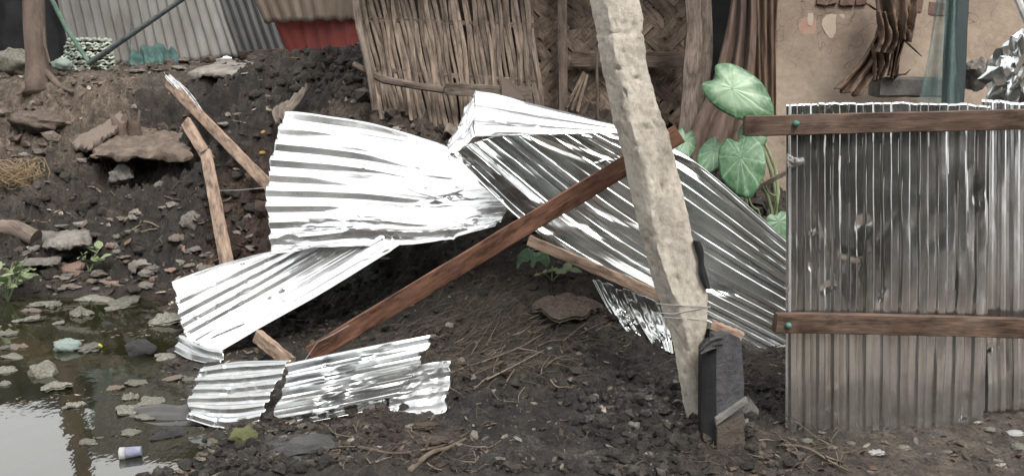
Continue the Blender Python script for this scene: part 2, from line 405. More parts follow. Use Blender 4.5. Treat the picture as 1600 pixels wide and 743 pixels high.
_fade = _fade * (1 - 0.6 * smooth(8.4, 9.2, GY))
GZ = GZ + _fade * ((0.03 + 0.06 * _bank) * _lump + _dry * _amp * ((0.028 + 0.045 * _bank) * _cl + (0.016 + 0.026 * _bank) * (_rid - 0.5) + (0.007 + .006 * _bank) * _fine))
# ledges of earth across the bank
_st = np.sin((GY * 2.1 + 0.7 * fbm(GX * 0.9, GY * 0.9, 9.1, 2)) * 2 * math.pi)
GZ = GZ + _fade * _bank * smooth(-1.2, -2.0, GX) * smooth(9.2, 8.8, GY) * 0.075 * np.tanh(2.5 * _st)
def gz(x, y):
    i = int(np.clip(np.searchsorted(gx, x) - 1, 0, len(gx) - 2)); j = int(np.clip(np.searchsorted(gy, y) - 1, 0, len(gy) - 2))
    a = (x - gx[i]) / (gx[i + 1] - gx[i]); b = (y - gy[j]) / (gy[j + 1] - gy[j])
    return float((GZ[j, i] * (1 - a) + GZ[j, i + 1] * a) * (1 - b) + (GZ[j + 1, i] * (1 - a) + GZ[j + 1, i + 1] * a) * b)
def ground_at(u, v, near=2.6, water=True):
    dx, dy, dz = ray(u, v); t = near
    while t < 14:
        p = Vector((dx * t, dy * t, CAM_H + dz * t))
        if p.z <= max(gz(p.x, p.y), 0.0 if water else -9): return p
        t += 0.012
    return p
# soil colours: mud tone by place; black under the sheets, partly painted shade
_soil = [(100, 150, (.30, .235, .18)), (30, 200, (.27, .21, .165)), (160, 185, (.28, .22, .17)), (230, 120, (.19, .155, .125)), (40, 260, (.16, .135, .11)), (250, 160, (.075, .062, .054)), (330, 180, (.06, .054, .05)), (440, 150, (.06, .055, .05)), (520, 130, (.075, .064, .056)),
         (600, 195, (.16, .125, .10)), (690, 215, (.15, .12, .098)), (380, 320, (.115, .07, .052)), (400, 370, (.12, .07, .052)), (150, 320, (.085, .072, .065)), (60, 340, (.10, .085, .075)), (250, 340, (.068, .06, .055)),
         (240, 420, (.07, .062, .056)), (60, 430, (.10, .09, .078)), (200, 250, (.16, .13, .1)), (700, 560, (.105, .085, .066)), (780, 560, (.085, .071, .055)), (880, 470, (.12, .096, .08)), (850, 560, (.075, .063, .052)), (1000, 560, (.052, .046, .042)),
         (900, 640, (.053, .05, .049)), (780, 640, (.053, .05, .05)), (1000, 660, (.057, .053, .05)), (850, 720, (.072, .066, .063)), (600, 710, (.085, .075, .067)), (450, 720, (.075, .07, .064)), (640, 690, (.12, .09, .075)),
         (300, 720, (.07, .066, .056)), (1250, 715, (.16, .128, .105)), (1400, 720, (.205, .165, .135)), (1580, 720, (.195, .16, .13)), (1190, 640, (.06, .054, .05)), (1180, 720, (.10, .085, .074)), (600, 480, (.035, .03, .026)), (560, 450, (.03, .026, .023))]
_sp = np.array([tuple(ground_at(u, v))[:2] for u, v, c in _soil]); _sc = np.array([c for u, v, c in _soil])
for (x_, y_) in [(0, 1.2), (1.5, 1.2), (3, 1.4), (-1.2, .6), (1, -1), (3, -1), (-2, -2), (0, -4), (4, -4), (6, 1)]:      # unseen earth round the viewer, lightened to brighten the fence by reflection
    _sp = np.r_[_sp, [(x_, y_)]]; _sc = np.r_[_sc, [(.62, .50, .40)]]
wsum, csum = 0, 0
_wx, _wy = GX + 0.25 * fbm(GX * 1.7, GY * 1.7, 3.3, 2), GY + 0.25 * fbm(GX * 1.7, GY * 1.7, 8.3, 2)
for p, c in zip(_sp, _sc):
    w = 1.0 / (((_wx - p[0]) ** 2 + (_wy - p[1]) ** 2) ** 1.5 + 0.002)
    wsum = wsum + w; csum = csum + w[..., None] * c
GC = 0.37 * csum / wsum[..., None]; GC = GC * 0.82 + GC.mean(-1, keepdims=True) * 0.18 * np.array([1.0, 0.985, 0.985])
nx_, ny_ = len(gx), len(gy)
me = bpy.data.meshes.new('ground')
me.vertices.add(nx_ * ny_)
me.vertices.foreach_set('co', np.stack([GX, GY, GZ], -1).astype(np.float32).ravel())
ii, jj = np.meshgrid(np.arange(nx_ - 1), np.arange(ny_ - 1)); a_ = (jj * nx_ + ii).ravel()
quads = np.stack([a_, a_ + 1, a_ + 1 + nx_, a_ + nx_], -1).astype(np.int32)
me.loops.add(quads.size); me.loops.foreach_set('vertex_index', quads.ravel())
me.polygons.add(len(quads)); me.polygons.foreach_set('loop_start', np.arange(0, quads.size, 4, dtype=np.int32))
me.polygons.foreach_set('use_smooth', np.ones(len(quads), dtype=bool))
me.update(calc_edges=True)
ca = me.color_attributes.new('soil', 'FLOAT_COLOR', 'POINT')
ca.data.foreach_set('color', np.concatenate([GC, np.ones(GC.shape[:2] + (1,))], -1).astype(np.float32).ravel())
m, n, l, b = mk('mud and soil')
atn = n.new('ShaderNodeAttribute'); atn.attribute_name = 'soil'
vec = coords(n, l, 'Object')
f1 = noise(n, l, vec, 11, 9, 0.72); f2 = noise(n, l, vec, 70, 6, 0.7); f3 = noise(n, l, vec, 4.2, 5, 0.62)
r1 = ramp(n, l, f1, [(0.3, (0.35, 0.34, 0.33)), (0.5, (0.95, 0.95, 0.95)), (0.72, (2.1, 2.0, 1.9))]).outputs[0]
r2 = ramp(n, l, f2, [(0.32, (0.45, 0.45, 0.45)), (0.68, (1.7, 1.65, 1.6))]).outputs[0]
c = mixc(n, l, 1.0, mixc(n, l, 1.0, atn.outputs['Color'], r1, 'MULTIPLY'), r2, 'MULTIPLY')
l.new(c, b.inputs['Base Color'])
rr = ramp(n, l, f3, [(0.40, (0.25, 0.25, 0.25)), (0.53, (0.85, 0.85, 0.85))]).outputs[0]
l.new(rr, b.inputs['Roughness']); b.inputs['Specular IOR Level'].default_value = 0.33
mu = n.new('ShaderNodeMath'); mu.operation = 'ADD'; l.new(f1, mu.inputs[0]); l.new(f2, mu.inputs[1])
bump(n, l, b, mu.outputs[0], 1.0, 0.02)
M['soil'] = m; me.materials.append(m)
ground = bpy.data.objects.new('ground', me); COL.objects.link(ground); tag(ground, 'dark wet mud and rubble bank rising from a murky pond', kind='structure')

M['heap'] = rough_mat('dark crumbly earth', [(0.3, (0.035, 0.03, 0.026)), (0.55, (0.075, 0.065, 0.056)), (0.8, (0.13, 0.112, 0.095))], 12, bmp=1.0, bdist=.02, bscale=26)
M['soil_clod'] = rough_mat('brown mud', [(0.3, (0.06, 0.05, 0.042)), (0.7, (0.13, 0.105, 0.085))], 12, bmp=1.0, bdist=.02)
# ------------------------------------------------------------------ pond
m, n, l, b = mk('murky pond water')
vec = coords(n, l, 'Object', (1, 0.6, 1))
f = noise(n, l, vec, 1.6, 4, 0.6)
l.new(ramp(n, l, f, [(0.3, (0.010, 0.0105, 0.0055)), (0.7, (0.022, 0.022, 0.011))]).outputs[0], b.inputs['Base Color'])
b.inputs['Roughness'].default_value = 0.035; b.inputs['IOR'].default_value = 2.3
bump(n, l, b, noise(n, l, vec, 5.0, 4, 0.55), 0.11, 0.02)
M['water'] = m
W = Geo(); xs = np.linspace(-9, -0.4, 40); ys = np.linspace(1.0, 7.2, 40)
X, Y = np.meshgrid(xs, ys); W.grid(np.stack([X, Y, X * 0], -1))
water = W.build('water', m, sharp=0); tag(water, 'still murky olive pond water', kind='structure')

# ------------------------------------------------------------------ generic patches
def cr(P, k):                         # Catmull-Rom along axis 0 to k samples
    P = np.asarray(P, float); m_ = len(P)
    if m_ == 2: t = np.linspace(0, 1, k)[:, None]; t = t.reshape((k,) + (1,) * (P.ndim - 1)); return P[0] * (1 - t) + P[1] * t
    Q = np.concatenate([[2 * P[0] - P[1]], P, [2 * P[-1] - P[-2]]])
    t = np.linspace(0, m_ - 1, k); i = np.minimum(t.astype(int), m_ - 2); f = (t - i).reshape((k,) + (1,) * (P.ndim - 1))
    p0, p1, p2, p3 = Q[i], Q[i + 1], Q[i + 2], Q[i + 3]
    return 0.5 * (2 * p1 + (p2 - p0) * f + (2 * p0 - 5 * p1 + 4 * p2 - p3) * f ** 2 + (3 * p1 - p0 - 3 * p2 + p3) * f ** 3)
def net(rows, ns, nt):
    """rows: list over t of lists over s of (u,v,y) photo points -> (nt,ns,3) world surface"""
    R = []
    for r in rows:
        pts = np.array([tuple(at(*q)) for q in r]); R.append(cr(pts, ns))
    return cr(np.array(R), nt)
def normals(P):
    ds, dt = np.gradient(P, axis=1), np.gradient(P, axis=0)
    N = np.cross(ds, dt); N /= np.linalg.norm(N, axis=2)[..., None] + 1e-12
    flip = (N * (np.array([0, 0, CAM_H]) - P)).sum(2).mean() < 0
    return -N if flip else N
def corrugated(name, rows, ncor, mat, parent=None, ns=90, per=14, amp=0.012, ampf=None, crumple=0.004, cells=40, dents=(), edge=0.01, seed=0, phase=0.0, wav=0.0, solid=0.0015, flank=0.22, creases=()):
    nt = ncor * per + 1
    P = net(rows, ns, nt)
    S, T = np.meshgrid(np.linspace(0, 1, ns), np.linspace(0, 1, nt))
    Ls = np.linalg.norm(np.diff(P[nt // 2], axis=0), axis=1).sum(); Lt = np.linalg.norm(np.diff(P[:, ns // 2], axis=0), axis=1).sum()
    N = normals(P)
    # ragged ends and edges
    r = np.random.default_rng(seed)
    ds, dt = np.gradient(P, axis=1), np.gradient(P, axis=0)
    ds /= np.linalg.norm(ds, axis=2)[..., None]; dt /= np.linalg.norm(dt, axis=2)[..., None]
    e1 = perlin(T * Lt * 14, T * 0 + seed, 0.5) + 0.5 * perlin(T * Lt * 40, T * 0 + seed, 1.5)
    e2 = perlin(T * Lt * 14, T * 0 + seed, 3.5) + 0.5 * perlin(T * Lt * 40, T * 0 + seed, 4.5)
    P = P + ds * (edge * (e2 * S ** 6 - e1 * (1 - S) ** 6))[..., None]
    ph = (ncor * T + phase + 0.16 * wav * fbm(S * Ls * 2, T * Lt * 2, seed + .3, 2)) % 1.0
    tri = 1 - 4 * np.abs(ph - 0.5)                       # -1..1..-1 ; clipped to flat crowns and pans with straight flanks
    w = np.clip(tri / (2 * flank), -1, 1)
    A = amp * (ampf(S, T) if ampf else 1.0)
    A = A * (1 + 0.25 * fbm(S * Ls * 3, T * Lt * 6, seed + .7, 2))
    h = A * w
    x, y = S * Ls, T * Lt
    if crumple:
        mask = smooth(-0.05, 0.5, fbm(x * 2.2, y * 2.2, seed + 5.1, 2))
        wv = worley(x, y * 1.6, cells, [0, 0], [Ls, Lt * 1.6], seed + 1)
        h = h + crumple * (fbm(x * 5, y * 9, seed + .9, 3) * 0.8) + crumple * 2.2 * mask * (wv / (wv.mean() + 1e-9) - 1)
        h = h + 0.012 * fbm(x * 0.9, y * 0.9, seed + .2, 2)
    for (s0, t0, rad, dep, asp, ang) in dents:
        dx_, dy_ = (S - s0) * Ls, (T - t0) * Lt; ca_, sa_ = math.cos(ang), math.sin(ang)
        a2, b2 = dx_ * ca_ + dy_ * sa_, (-dx_ * sa_ + dy_ * ca_) * asp
        h = h + dep * np.maximum(0, 1 - np.sqrt(a2 ** 2 + b2 ** 2) / rad)
    for (s0, t0, ang, ln, wd, dep) in creases:            # straight kinks where the metal has buckled
        dx_, dy_ = (S - s0) * Ls, (T - t0) * Lt; a2 = dx_ * math.cos(ang) + dy_ * math.sin(ang); b2 = -dx_ * math.sin(ang) + dy_ * math.cos(ang)
        h = h + dep * np.clip(1 - np.abs(b2) / wd, 0, 1) * np.clip(2.5 - np.abs(a2) / ln * 2.5, 0, 1)
    P = P + N * h[..., None]
    g = Geo(); g.grid(P, np.stack([x + seed * 3.1, y], -1))
    return g.build(name, mat, parent, sharp=24, solid=solid)
def rnd_creases(k, seed, ln=(.08, .3), wd=(.02, .07), dep=(-.014, .014), s=(0, 1), t=(0, 1), ang=(0, 3.1)):
    r = random.Random(seed)
    return [(r.uniform(*s), r.uniform(*t), r.uniform(*ang), r.uniform(*ln), r.uniform(*wd), r.uniform(*dep)) for _ in range(k)]
def rnd_dents(k, seed, rad=(0.015, 0.05), dep=(-0.012, 0.012), s=(0, 1), t=(0, 1)):
    r = random.Random(seed)
    return [(r.uniform(*s), r.uniform(*t), r.uniform(*rad), r.uniform(*dep), r.uniform(1, 3.5), r.uniform(0, 3.1)) for _ in range(k)]

# ------------------------------------------------------------------ shacks along the top of the bank
hut = thing('tin_shack', 'pale grey corrugated tin shack wall above the left bank', 'shack', at(240, 97, 9.3))
corrugated('wall_sheet', [[(60, -130, 9.3), (112, 98, 9.2)], [(190, -130, 9.3), (240, 100, 9.25)], [(300, -130, 9.3), (376, 88, 9.2)]], 17, M['tin_old'], hut, ns=30, per=10, amp=0.014, crumple=0.004, edge=0.02, seed=11, solid=0.003)
corrugated('side_sheet', [[(280, -130, 9.36), (362, 96, 9.26)], [(400, -130, 9.1), (476, 90, 8.95)]], 9, M['tin_dark'], hut, ns=20, per=8, amp=0.018, crumple=0.003, edge=0.02, seed=12, solid=0.003)
g = Geo(); g.beam(at(377, 86, 9.0), at(452, 82, 8.7), 0.05, 0.09, seed=4); g.build('foot_board', M['dark_wood'], hut)
g = Geo(); P0 = [at(20, -135, 9.6), at(450, -135, 8.8), at(450, -175, 10.6), at(20, -175, 11.4)]
g.add(P0 + [p + Vector((0, 0, .05)) for p in P0], [(0, 1, 2, 3), (4, 5, 6, 7), (0, 1, 5, 4), (1, 2, 6, 5), (2, 3, 7, 6), (3, 0, 4, 7)]); g.build('roof', M['rust'], hut, smooth=False)

dark = thing('dark_shelter', 'dark tarpaulin shelter behind the thin tree trunk', 'shelter', at(20, 108, 9.9))
g = Geo(); X, Z = np.meshgrid(np.linspace(0, 1, 30), np.linspace(0, 1, 30))
P = net([[(-160, -70, 10.0), (80, -74, 9.9)], [(-160, 120, 10.0), (125, 112, 9.85)]], 30, 30)
P += normals(P) * (0.03 * np.sin(X * 40 + 2 * fbm(X * 4, Z * 2, 1.1, 2)))[..., None]
g.grid(P, np.stack([X, Z], -1)); g.build('tarpaulin', M['black'], dark, sharp=0, solid=0.004)
g = Geo(); g.tube([at(-60, -72, 10.05), at(-60, 125, 10.05)], 0.03); g.tube([at(85, -72, 10.0), at(112, 115, 10.0)], 0.03); g.tube([at(-160, -70, 10.02), at(85, -72, 10.0)], 0.025); g.build('frame', M['dark_wood'], dark)

rust = thing('patched_tin_wall', 'red and brown rusted tin patch wall beside the bamboo wall', 'wall', at(490, 92, 8.4))
corrugated('brown_sheet', [[(330, -130, 8.5), (412, 36, 8.4)], [(575, -130, 8.3), (562, 30, 8.25)]], 9, M['rust'], rust, ns=20, per=8, amp=0.012, edge=0.03, seed=13, solid=0.003)
corrugated('red_sheet', [[(425, 30, 8.46), (448, 82, 8.42)], [(490, 28, 8.42), (497, 88, 8.4)], [(556, 25, 8.36), (562, 98, 8.34)]], 6, M['red_tin'], rust, ns=20, per=8, amp=0.012, edge=0.02, seed=14, solid=0.003)

# woven bamboo wall: every slat a piece of its own
def quad(TL, TR, BR, BL):
    TL, TR, BR, BL = (np.array(at(*q)) for q in (TL, TR, BR, BL))
    return lambda s, t: (TL * (1 - s) + TR * s) * (1 - t) + (BL * (1 - s) + BR * s) * t
bw = thing('bamboo_wall', 'woven wall of upright split bamboo slats on the brown bank', 'wall', at(690, 205, 6.55))
Q = quad((549, -10, 6.85), (832, -10, 6.65), (850, 200, 6.45), (590, 176, 6.62))
r = random.Random(5); NS = 40; nout = np.array((0.05, -1, 0.05))
for i in range(NS):
    s0 = (i + 0.5) / NS + r.uniform(-.004, .004); w = r.uniform(0.026, 0.041) * 1.0; lean = r.uniform(-.022, .022)
    tb = 1.0 + (0.13 if 0.25 < s0 < 0.8 else 0.0) + r.uniform(-.07, .06); rows, uv = [], []
    for k in range(19):
        t = -0.75 + (tb + 0.75) * k / 18
        c_ = Q(s0 + lean * (t - .5) + 0.006 * math.sin(t * 9 + i), t); wr = (t + .75) / 0.44
        off = 0.011 * math.cos(math.pi * (wr + i)) + r.uniform(-.0015, .0015) + 0.003 * (i % 3)
        c_ = c_ + nout * off; wk = w * (1 - 0.1 * r.random()) / 2
        rows.append([c_ + np.array((-wk, 0.001, 0)), c_ + np.array((-wk * .4, -0.004, 0)), c_ + np.array((wk * .4, -0.004, 0)), c_ + np.array((wk, 0.001, 0)), c_ + np.array((0, 0.006, 0))])
        uv.append([(t * 0.9 + i * 3, j * w / 4 + i * .31) for j in range(5)])
    g = Geo(); g.grid(np.array(rows), np.array(uv), closed=True); g.build('slat', M['bamboo'], bw, sharp=60)
for k, t in enumerate((-.66, -.22, .22, .64)):
    g = Geo(); g.beam(Q(-.01, t) + np.array((0, .004, 0)), Q(1.0, t + .02) + np.array((0, .004, 0)), 0.008, 0.035, seg=20, seed=20 + k); g.build('cross_strip', M['bamboo'], bw)
g = Geo(); P = np.array([[Q(s, t) + np.array((0, .06, 0)) for s in (0, 1.0)] for t in (-.75, 1.0)]); g.grid(P); g.build('backing', M['dark_wood'], bw, solid=0.01)
def unseen_eave(parent, xa, xb, yf, yb, zf, zb_, mat):  # unseen overhang above the view, added to shade the wall below
    X_, Y_ = np.meshgrid(np.linspace(xa, xb, 30), np.linspace(0, 1, 12)); yy = yf + (yb - yf) * Y_ + .04 * fbm(X_ * 4, Y_ * 2, 1.9, 2) * (1 - Y_)
    Z_ = zf + (zb_ - zf) * Y_ + .03 * fbm(X_ * 5, Y_ * 5, 2.9, 3); g = Geo(); g.grid(np.stack([X_, yy, Z_], -1), np.stack([X_, Y_], -1)); return g.build('unseen_eave', mat, parent, sharp=0, solid=.06)
unseen_eave(bw, -1.35, .2, 6.15, 7.8, 2.85, 3.5, M['bamboo'])
# the bent pole and the low rail that pin the wall
g = Geo(); g.tube([at(552, 100, 6.5), at(575, 112, 6.5), at(600, 125, 6.48), at(650, 134, 6.46), at(694, 141, 6.44)], [.022, .026, .028, .027, .024], 10, wob=.05); o = g.build('bamboo_rail', M['old_wood']); tag(o, 'round pole tied low along the bamboo wall', 'pole')
g = Geo(); g.beam(at(695, 139, 6.42), at(832, 146, 6.38), 0.03, px(19, 6.4), seed=8); o = g.build('rail_board', M['old_wood']); tag(o, 'flat board continuing the low pole along the bamboo wall', 'board')
g = Geo(); g.tube([at(553, -60, 6.66), at(556, 0, 6.62), at(562, 45, 6.55), at(573, 90, 6.45), at(580, 130, 6.43), at(586, 172, 6.42)], [.03, .028, .026, .025, .024, .022], 9, wob=.06); o = g.build('bent_branch', M['old_wood']); tag(o, 'bent upright branch at the left end of the bamboo wall', 'branch')
g = Geo(); Pp = [at(783, 118, 6.36), at(806, 132, 6.34), at(820, 156, 6.33), at(784, 150, 6.35)]; g.add(Pp + [p + Vector((0, .02, 0)) for p in Pp], [(0, 1, 2, 3), (4, 5, 6, 7), (0, 1, 5, 4), (1, 2, 6, 5), (2, 3, 7, 6), (3, 0, 4, 7)])
o = g.build('wood_offcut', M['old_wood'], smooth=False); tag(o, 'small pointed wood offcut leaning on the bamboo wall', 'wood piece')

# herringbone lattice wall: diagonal split-bamboo strips, over two under two
lw = thing('lattice_wall', 'dark herringbone split bamboo wall behind the concrete pole', 'wall', at(950, 190, 6.75))
x0, x1 = at(826, 100, 6.75).x, at(1085, 100, 6.75).x; zb, zt = 1.15, 2.75; YW = 6.78; SW = 0.108
def strip(i, d):
    dirv = np.array((1, d)) / math.sqrt(2); per_ = np.array((-d, 1)) / math.sqrt(2)
    cc = np.array(((x0 + x1) / 2, (zb + zt) / 2)) + per_ * (i * SW)
    ts = [t for t in np.arange(-2, 2, SW / 2) if x0 <= (cc + dirv * t)[0] <= x1 and zb <= (cc + dirv * t)[1] <= zt]
    if len(ts) < 4: return
    rr_ = random.Random(i * 7 + d); rows, uv = [], []; w = SW * rr_.uniform(.82, .97) / 2; sk = rr_.uniform(-.02, .02)
    for t in ts:
        c_ = cc + dirv * t + per_ * (sk * t); j = round(t / SW)
        off = (0.007 if ((i + j * (1 if d > 0 else 1)) % 4) < 2 else -0.007) * d
        def pt(a, y): return (c_[0] + per_[0] * a, YW + off + y, c_[1] + per_[1] * a)
        rows.append([pt(-w, -.001), pt(0, -.003), pt(w, -.001), pt(w, .002), pt(-w, .002)]); uv.append([(t + i * 2.3 + d, .02 * q + i * .41) for q in range(5)])
    g = Geo(); g.grid(np.array(rows), np.array(uv), closed=True); g.build('strip', M['lattice'], lw, sharp=60)
for i in range(-16, 17):
    strip(i, 1); strip(i, -1)
g = Geo(); g.beam((x0, YW + .1, (zb + zt) / 2 - .2), (at(1230, 100, 6.75).x, YW + .1, (zb + zt) / 2 - .2), .02, zt - zb + .7, seg=4); g.build('backing', M['black'], lw)  # black board standing in for the dark, unlit hut interior
unseen_eave(lw, .2, 1.75, 6.1, 7.8, 2.8, 3.5, M['bamboo'])
g = Geo(); g.beam(at(893, 92, 6.68), at(1068, 94, 6.66), .03, px(24, 6.68), seed=3); g.build('cross_board', M['dark_wood'], lw)
g = Geo(); g.beam(at(878, -90, 6.66), at(880, 188, 6.64), px(14, 6.65), .03, up=(0, 1, 0), seed=5); g.build('stud', M['dark_wood'], lw)
g = Geo(); g.tube([at(932, 70, 6.6), at(934, 185, 6.58)], .011); g.build('thin_stake', M['dark_wood'], lw)
for k, (u0, v0, u1, v1) in enumerate([(885, 168, 912, 112), (893, 172, 914, 114), (902, 174, 918, 116)]):
    g = Geo(); g.beam(at(u0, v0, 6.62), at(u1, v1, 6.65), .008, .02, seed=k); g.build('loose_sliver', M['bamboo'], lw)

for k, (pts, w, lab) in enumerate([([(1082, -70, 6.3), (1085, 60, 6.28), (1078, 150, 6.25), (1072, 245, 6.2)], 26, 'upright grey plank beside the concrete pole, nearer the pole of a pair'),
                                   ([(1100, -70, 6.32), (1103, 60, 6.3), (1098, 150, 6.27), (1090, 245, 6.22)], 20, 'upright grey plank beside the concrete pole, nearer the sacking of a pair')]):
    g = Geo()
    P = [at(*q) for q in pts]
    rows, uv = [], []
    for i, p in enumerate(cr([tuple(q) for q in P], 14)):
        a_ = px(w, 6.3) / 2 * (1 + .1 * math.sin(i * 1.3 + k))
        rows.append([p + np.array((dx, dy, 0)) for dx, dy in ((-a_, -.01), (-a_ * .5, -.022), (a_ * .5, -.022), (a_, -.01), (a_, .02), (-a_, .02))]); uv.append([(i * .1, j * .03 + k) for j in range(6)])
    g.grid(np.array(rows), np.array(uv), closed=True); o = g.build('upright_plank', M['old_wood'], sharp=50); tag(o, lab, 'plank')

# brown sacking hanging in folds
def drape(name, rows, mat, folds, amp, seed, label=None, cat=None, ns=70, nt=50, taper=None, parent=None, solid=0.004):
    P = net(rows, ns, nt); S, T = np.meshgrid(np.linspace(0, 1, ns), np.linspace(0, 1, nt))
    a_ = amp * (taper(T) if taper else 1)
    h = a_ * (np.sin(2 * math.pi * folds * S + 1.6 * fbm(S * 3, T * 1.5, seed, 2)) + .6 * fbm(S * folds * 2, T * 3, seed + 2, 3))
    P = P + normals(P) * h[..., None]
    g = Geo(); g.grid(P, np.stack([S, T], -1)); o = g.build(name, mat, parent, sharp=0, solid=solid)
    if label: tag(o, label, cat)
    return o
drape('sacking', [[(1150, -60, 6.25), (1178, -60, 6.2)], [(1136, 40, 6.2), (1182, 40, 6.15)], [(1112, 130, 6.1), (1178, 130, 6.05)], [(1080, 205, 6.0), (1172, 200, 5.95)], [(1080, 275, 5.95), (1140, 262, 5.9)]], M['cloth'], 2.6, 0.034, 2.1, 'brown sacking hanging in folds behind the big taro leaf', 'sacking')
drape('dark_curtain', [[(1168, -60, 6.35), (1216, -60, 6.35)], [(1172, 80, 6.3), (1212, 80, 6.3)], [(1178, 200, 6.25), (1214, 200, 6.28)]], M['dry_leaf'], 4, 0.02, 5.1, 'dark strips hanging between sacking and plastered wall', 'curtain')

# plastered mud wall
m, n, l, b = mk('stained mud plaster')
vec = coords(n, l, 'Object')
f1 = noise(n, l, vec, 1.6, 6, 0.6); f2 = noise(n, l, vec, 22, 8, 0.7)
c = ramp(n, l, f1, [(0.28, (0.21, 0.163, 0.128)), (0.5, (0.32, 0.262, 0.21)), (0.72, (0.40, 0.338, 0.278))]).outputs[0]
c = mixc(n, l, 0.7, c, ramp(n, l, f2, [(0.3, (0.75, 0.72, 0.7)), (0.65, (1.1, 1.1, 1.1))]).outputs[0], 'MULTIPLY')
vo = n.new('ShaderNodeTexVoronoi'); vo.feature = 'DISTANCE_TO_EDGE'; vo.inputs['Scale'].default_value = 3.2
wv_ = n.new('ShaderNodeVectorMath'); wv_.operation = 'ADD'; nt_ = n.new('ShaderNodeTexNoise'); nt_.inputs['Scale'].default_value = 4
l.new(vec, nt_.inputs['Vector']); l.new(vec, wv_.inputs[0]); l.new(nt_.outputs['Color'], wv_.inputs[1]); l.new(wv_.outputs[0], vo.inputs['Vector'])
ck = ramp(n, l, vo.outputs['Distance'], [(0.0, (0.35, 0.32, 0.3)), (0.016, (1, 1, 1))]).outputs[0]
sel = ramp(n, l, f1, [(0.40, (1, 1, 1)), (0.5, (0, 0, 0))]).outputs[0]
c = mixc(n, l, sel, c, mixc(n, l, 1.0, c, ck, 'MULTIPLY'))
l.new(c, b.inputs['Base Color']); b.inputs['Roughness'].default_value = 0.92; b.inputs['Specular IOR Level'].default_value = 0.2
bump(n, l, b, f2, 0.5, 0.01); M['plaster'] = m
pw = thing('plastered_wall', 'stained brown mud plastered brick wall behind the tin fence', 'wall', at(1400, 300, 6.6))
P = net([[(1203, -150, 6.62), (1420, -150, 6.6), (1760, -150, 6.55)], [(1206, 100, 6.6), (1420, 110, 6.58), (1760, 110, 6.52)], [(1160, 330, 6.55), (1420, 420, 6.55), (1760, 420, 6.5)]], 90, 90)
S, T = np.meshgrid(np.linspace(0, 1, 90), np.linspace(0, 1, 90))
P += normals(P) * (0.009 * fbm(S * 7, T * 5, 3.1, 4))[..., None]
g = Geo(); g.grid(P); g.build('plaster', M['plaster'], pw, sharp=0, solid=0.12)
M['wall_brick'] = rough_mat('dark weathered brick', [(0.3, (0.085, 0.055, 0.045)), (0.7, (0.19, 0.12, 0.10))], 14, bmp=.8)
for k, (u, v, w, h) in enumerate([(1284, 3, 18, 9), (1300, 2, 13, 8), (1322, 4, 22, 10), (1344, 3, 16, 10), (1462, 14, 26, 20), (1526, 17, 30, 18), (1572, 21, 38, 20), (1434, 8, 12, 22), (1612, 24, 30, 20)]):
    g = Geo(); g.beam(at(u - w / 2, v, 6.545), at(u + w / 2, v + 1, 6.54), 0.05, px(h, 6.5), seg=4, jit=0.004, seed=k); g.build('brick', M['wall_brick'], pw, smooth=False)
M['limewash'] = rough_mat('pale limewash', [(0.3, (0.36, 0.3, 0.24)), (0.7, (0.42, 0.355, 0.29))], 8, bmp=0.4)
M['red_paint'] = rough_mat('faded red paint', [(0.3, (0.33, 0.18, 0.14)), (0.7, (0.35, 0.25, 0.2))], 12, bmp=0.4)
unseen_eave(pw, 1.76, 4.6, 6.1, 7.6, 2.95, 3.5, M['rust'])
def flake(u, v, w, h, y, mat, seed, parent, dy=0.09):
    r_ = random.Random(seed); k = 14; c_ = at(u, v, y)
    pts = []
    for i in range(k):
        a = 2 * math.pi * i / k; q = (abs(math.cos(a)) ** 4 + abs(math.sin(a)) ** 4) ** -.25 * r_.uniform(.8, 1.1)
        pts.append(Vector((c_.x + px(w, y) / 2 * q * math.cos(a), y, c_.z + px(h, y) / 2 * q * math.sin(a))))
    g = Geo(); g.add(pts + [p + Vector((0, dy, 0)) for p in pts], [tuple(range(k)), tuple(range(k, 2 * k))] + [(i, (i + 1) % k, (i + 1) % k + k, i + k) for i in range(k)]); return g.build('plaster_patch', mat, parent, smooth=False)
flake(1303, 40, 36, 36, 6.542, M['limewash'], 1, pw); flake(1340, 38, 26, 16, 6.542, M['limewash'], 2, pw); flake(1262, 40, 28, 26, 6.541, M['red_paint'], 3, pw); flake(1218, 28, 12, 34, 6.55, M['limewash'], 4, pw); flake(1266, 30, 9, 20, 6.538, M['limewash'], 6, pw)

# ------------------------------------------------------------------ collapsed tin sheets
A = corrugated('tin_sheet', [
    [(446, 177, 5.85), (560, 190, 5.75), (640, 209, 5.65), (703, 230, 5.6)],
    [(424, 250, 5.55), (560, 262, 5.5), (690, 283, 5.4), (748, 285, 5.35)],
    [(417, 320, 5.3), (560, 322, 5.25), (690, 330, 5.2), (790, 325, 5.12)],
    [(423, 398, 5.08), (540, 385, 5.06), (660, 380, 5.04), (772, 354, 5.0)]],
    9, M['tin'], ns=170, per=24, amp=0.0115, flank=0.24, crumple=0.0022, cells=26, edge=0.012, seed=21, phase=0.5,
    ampf=lambda S, T: (0.05 + 0.95 * smooth(0.62 + 0.22 * np.sin(T * 23 + 1), 0.22 + 0.2 * np.sin(T * 23 + 1), S)) * (1.0 + 0.2 * T),
    creases=rnd_creases(16, 71, (.06, .25), (.012, .04), (-.010, .010), (.4, 1), (.1, .9), (-.5, .5)) + rnd_creases(10, 72, (.05, .3), (.02, .05), (-.025, .02), (0, 1), (.8, 1), (-.3, .3)) + [(.55, .9, .05, .5, .05, .03)],
    dents=rnd_dents(16, 5, (0.02, 0.06), (-.02, .014), (0.35, 1), (0.3, 1)) + rnd_dents(10, 6, (0.03, 0.09), (-.03, .02), (0, 1), (0.82, 1)))
tag(A, 'large bright crumpled tin sheet propped highest left of the plank', 'tin sheet', 'collapsed corrugated tin sheets')
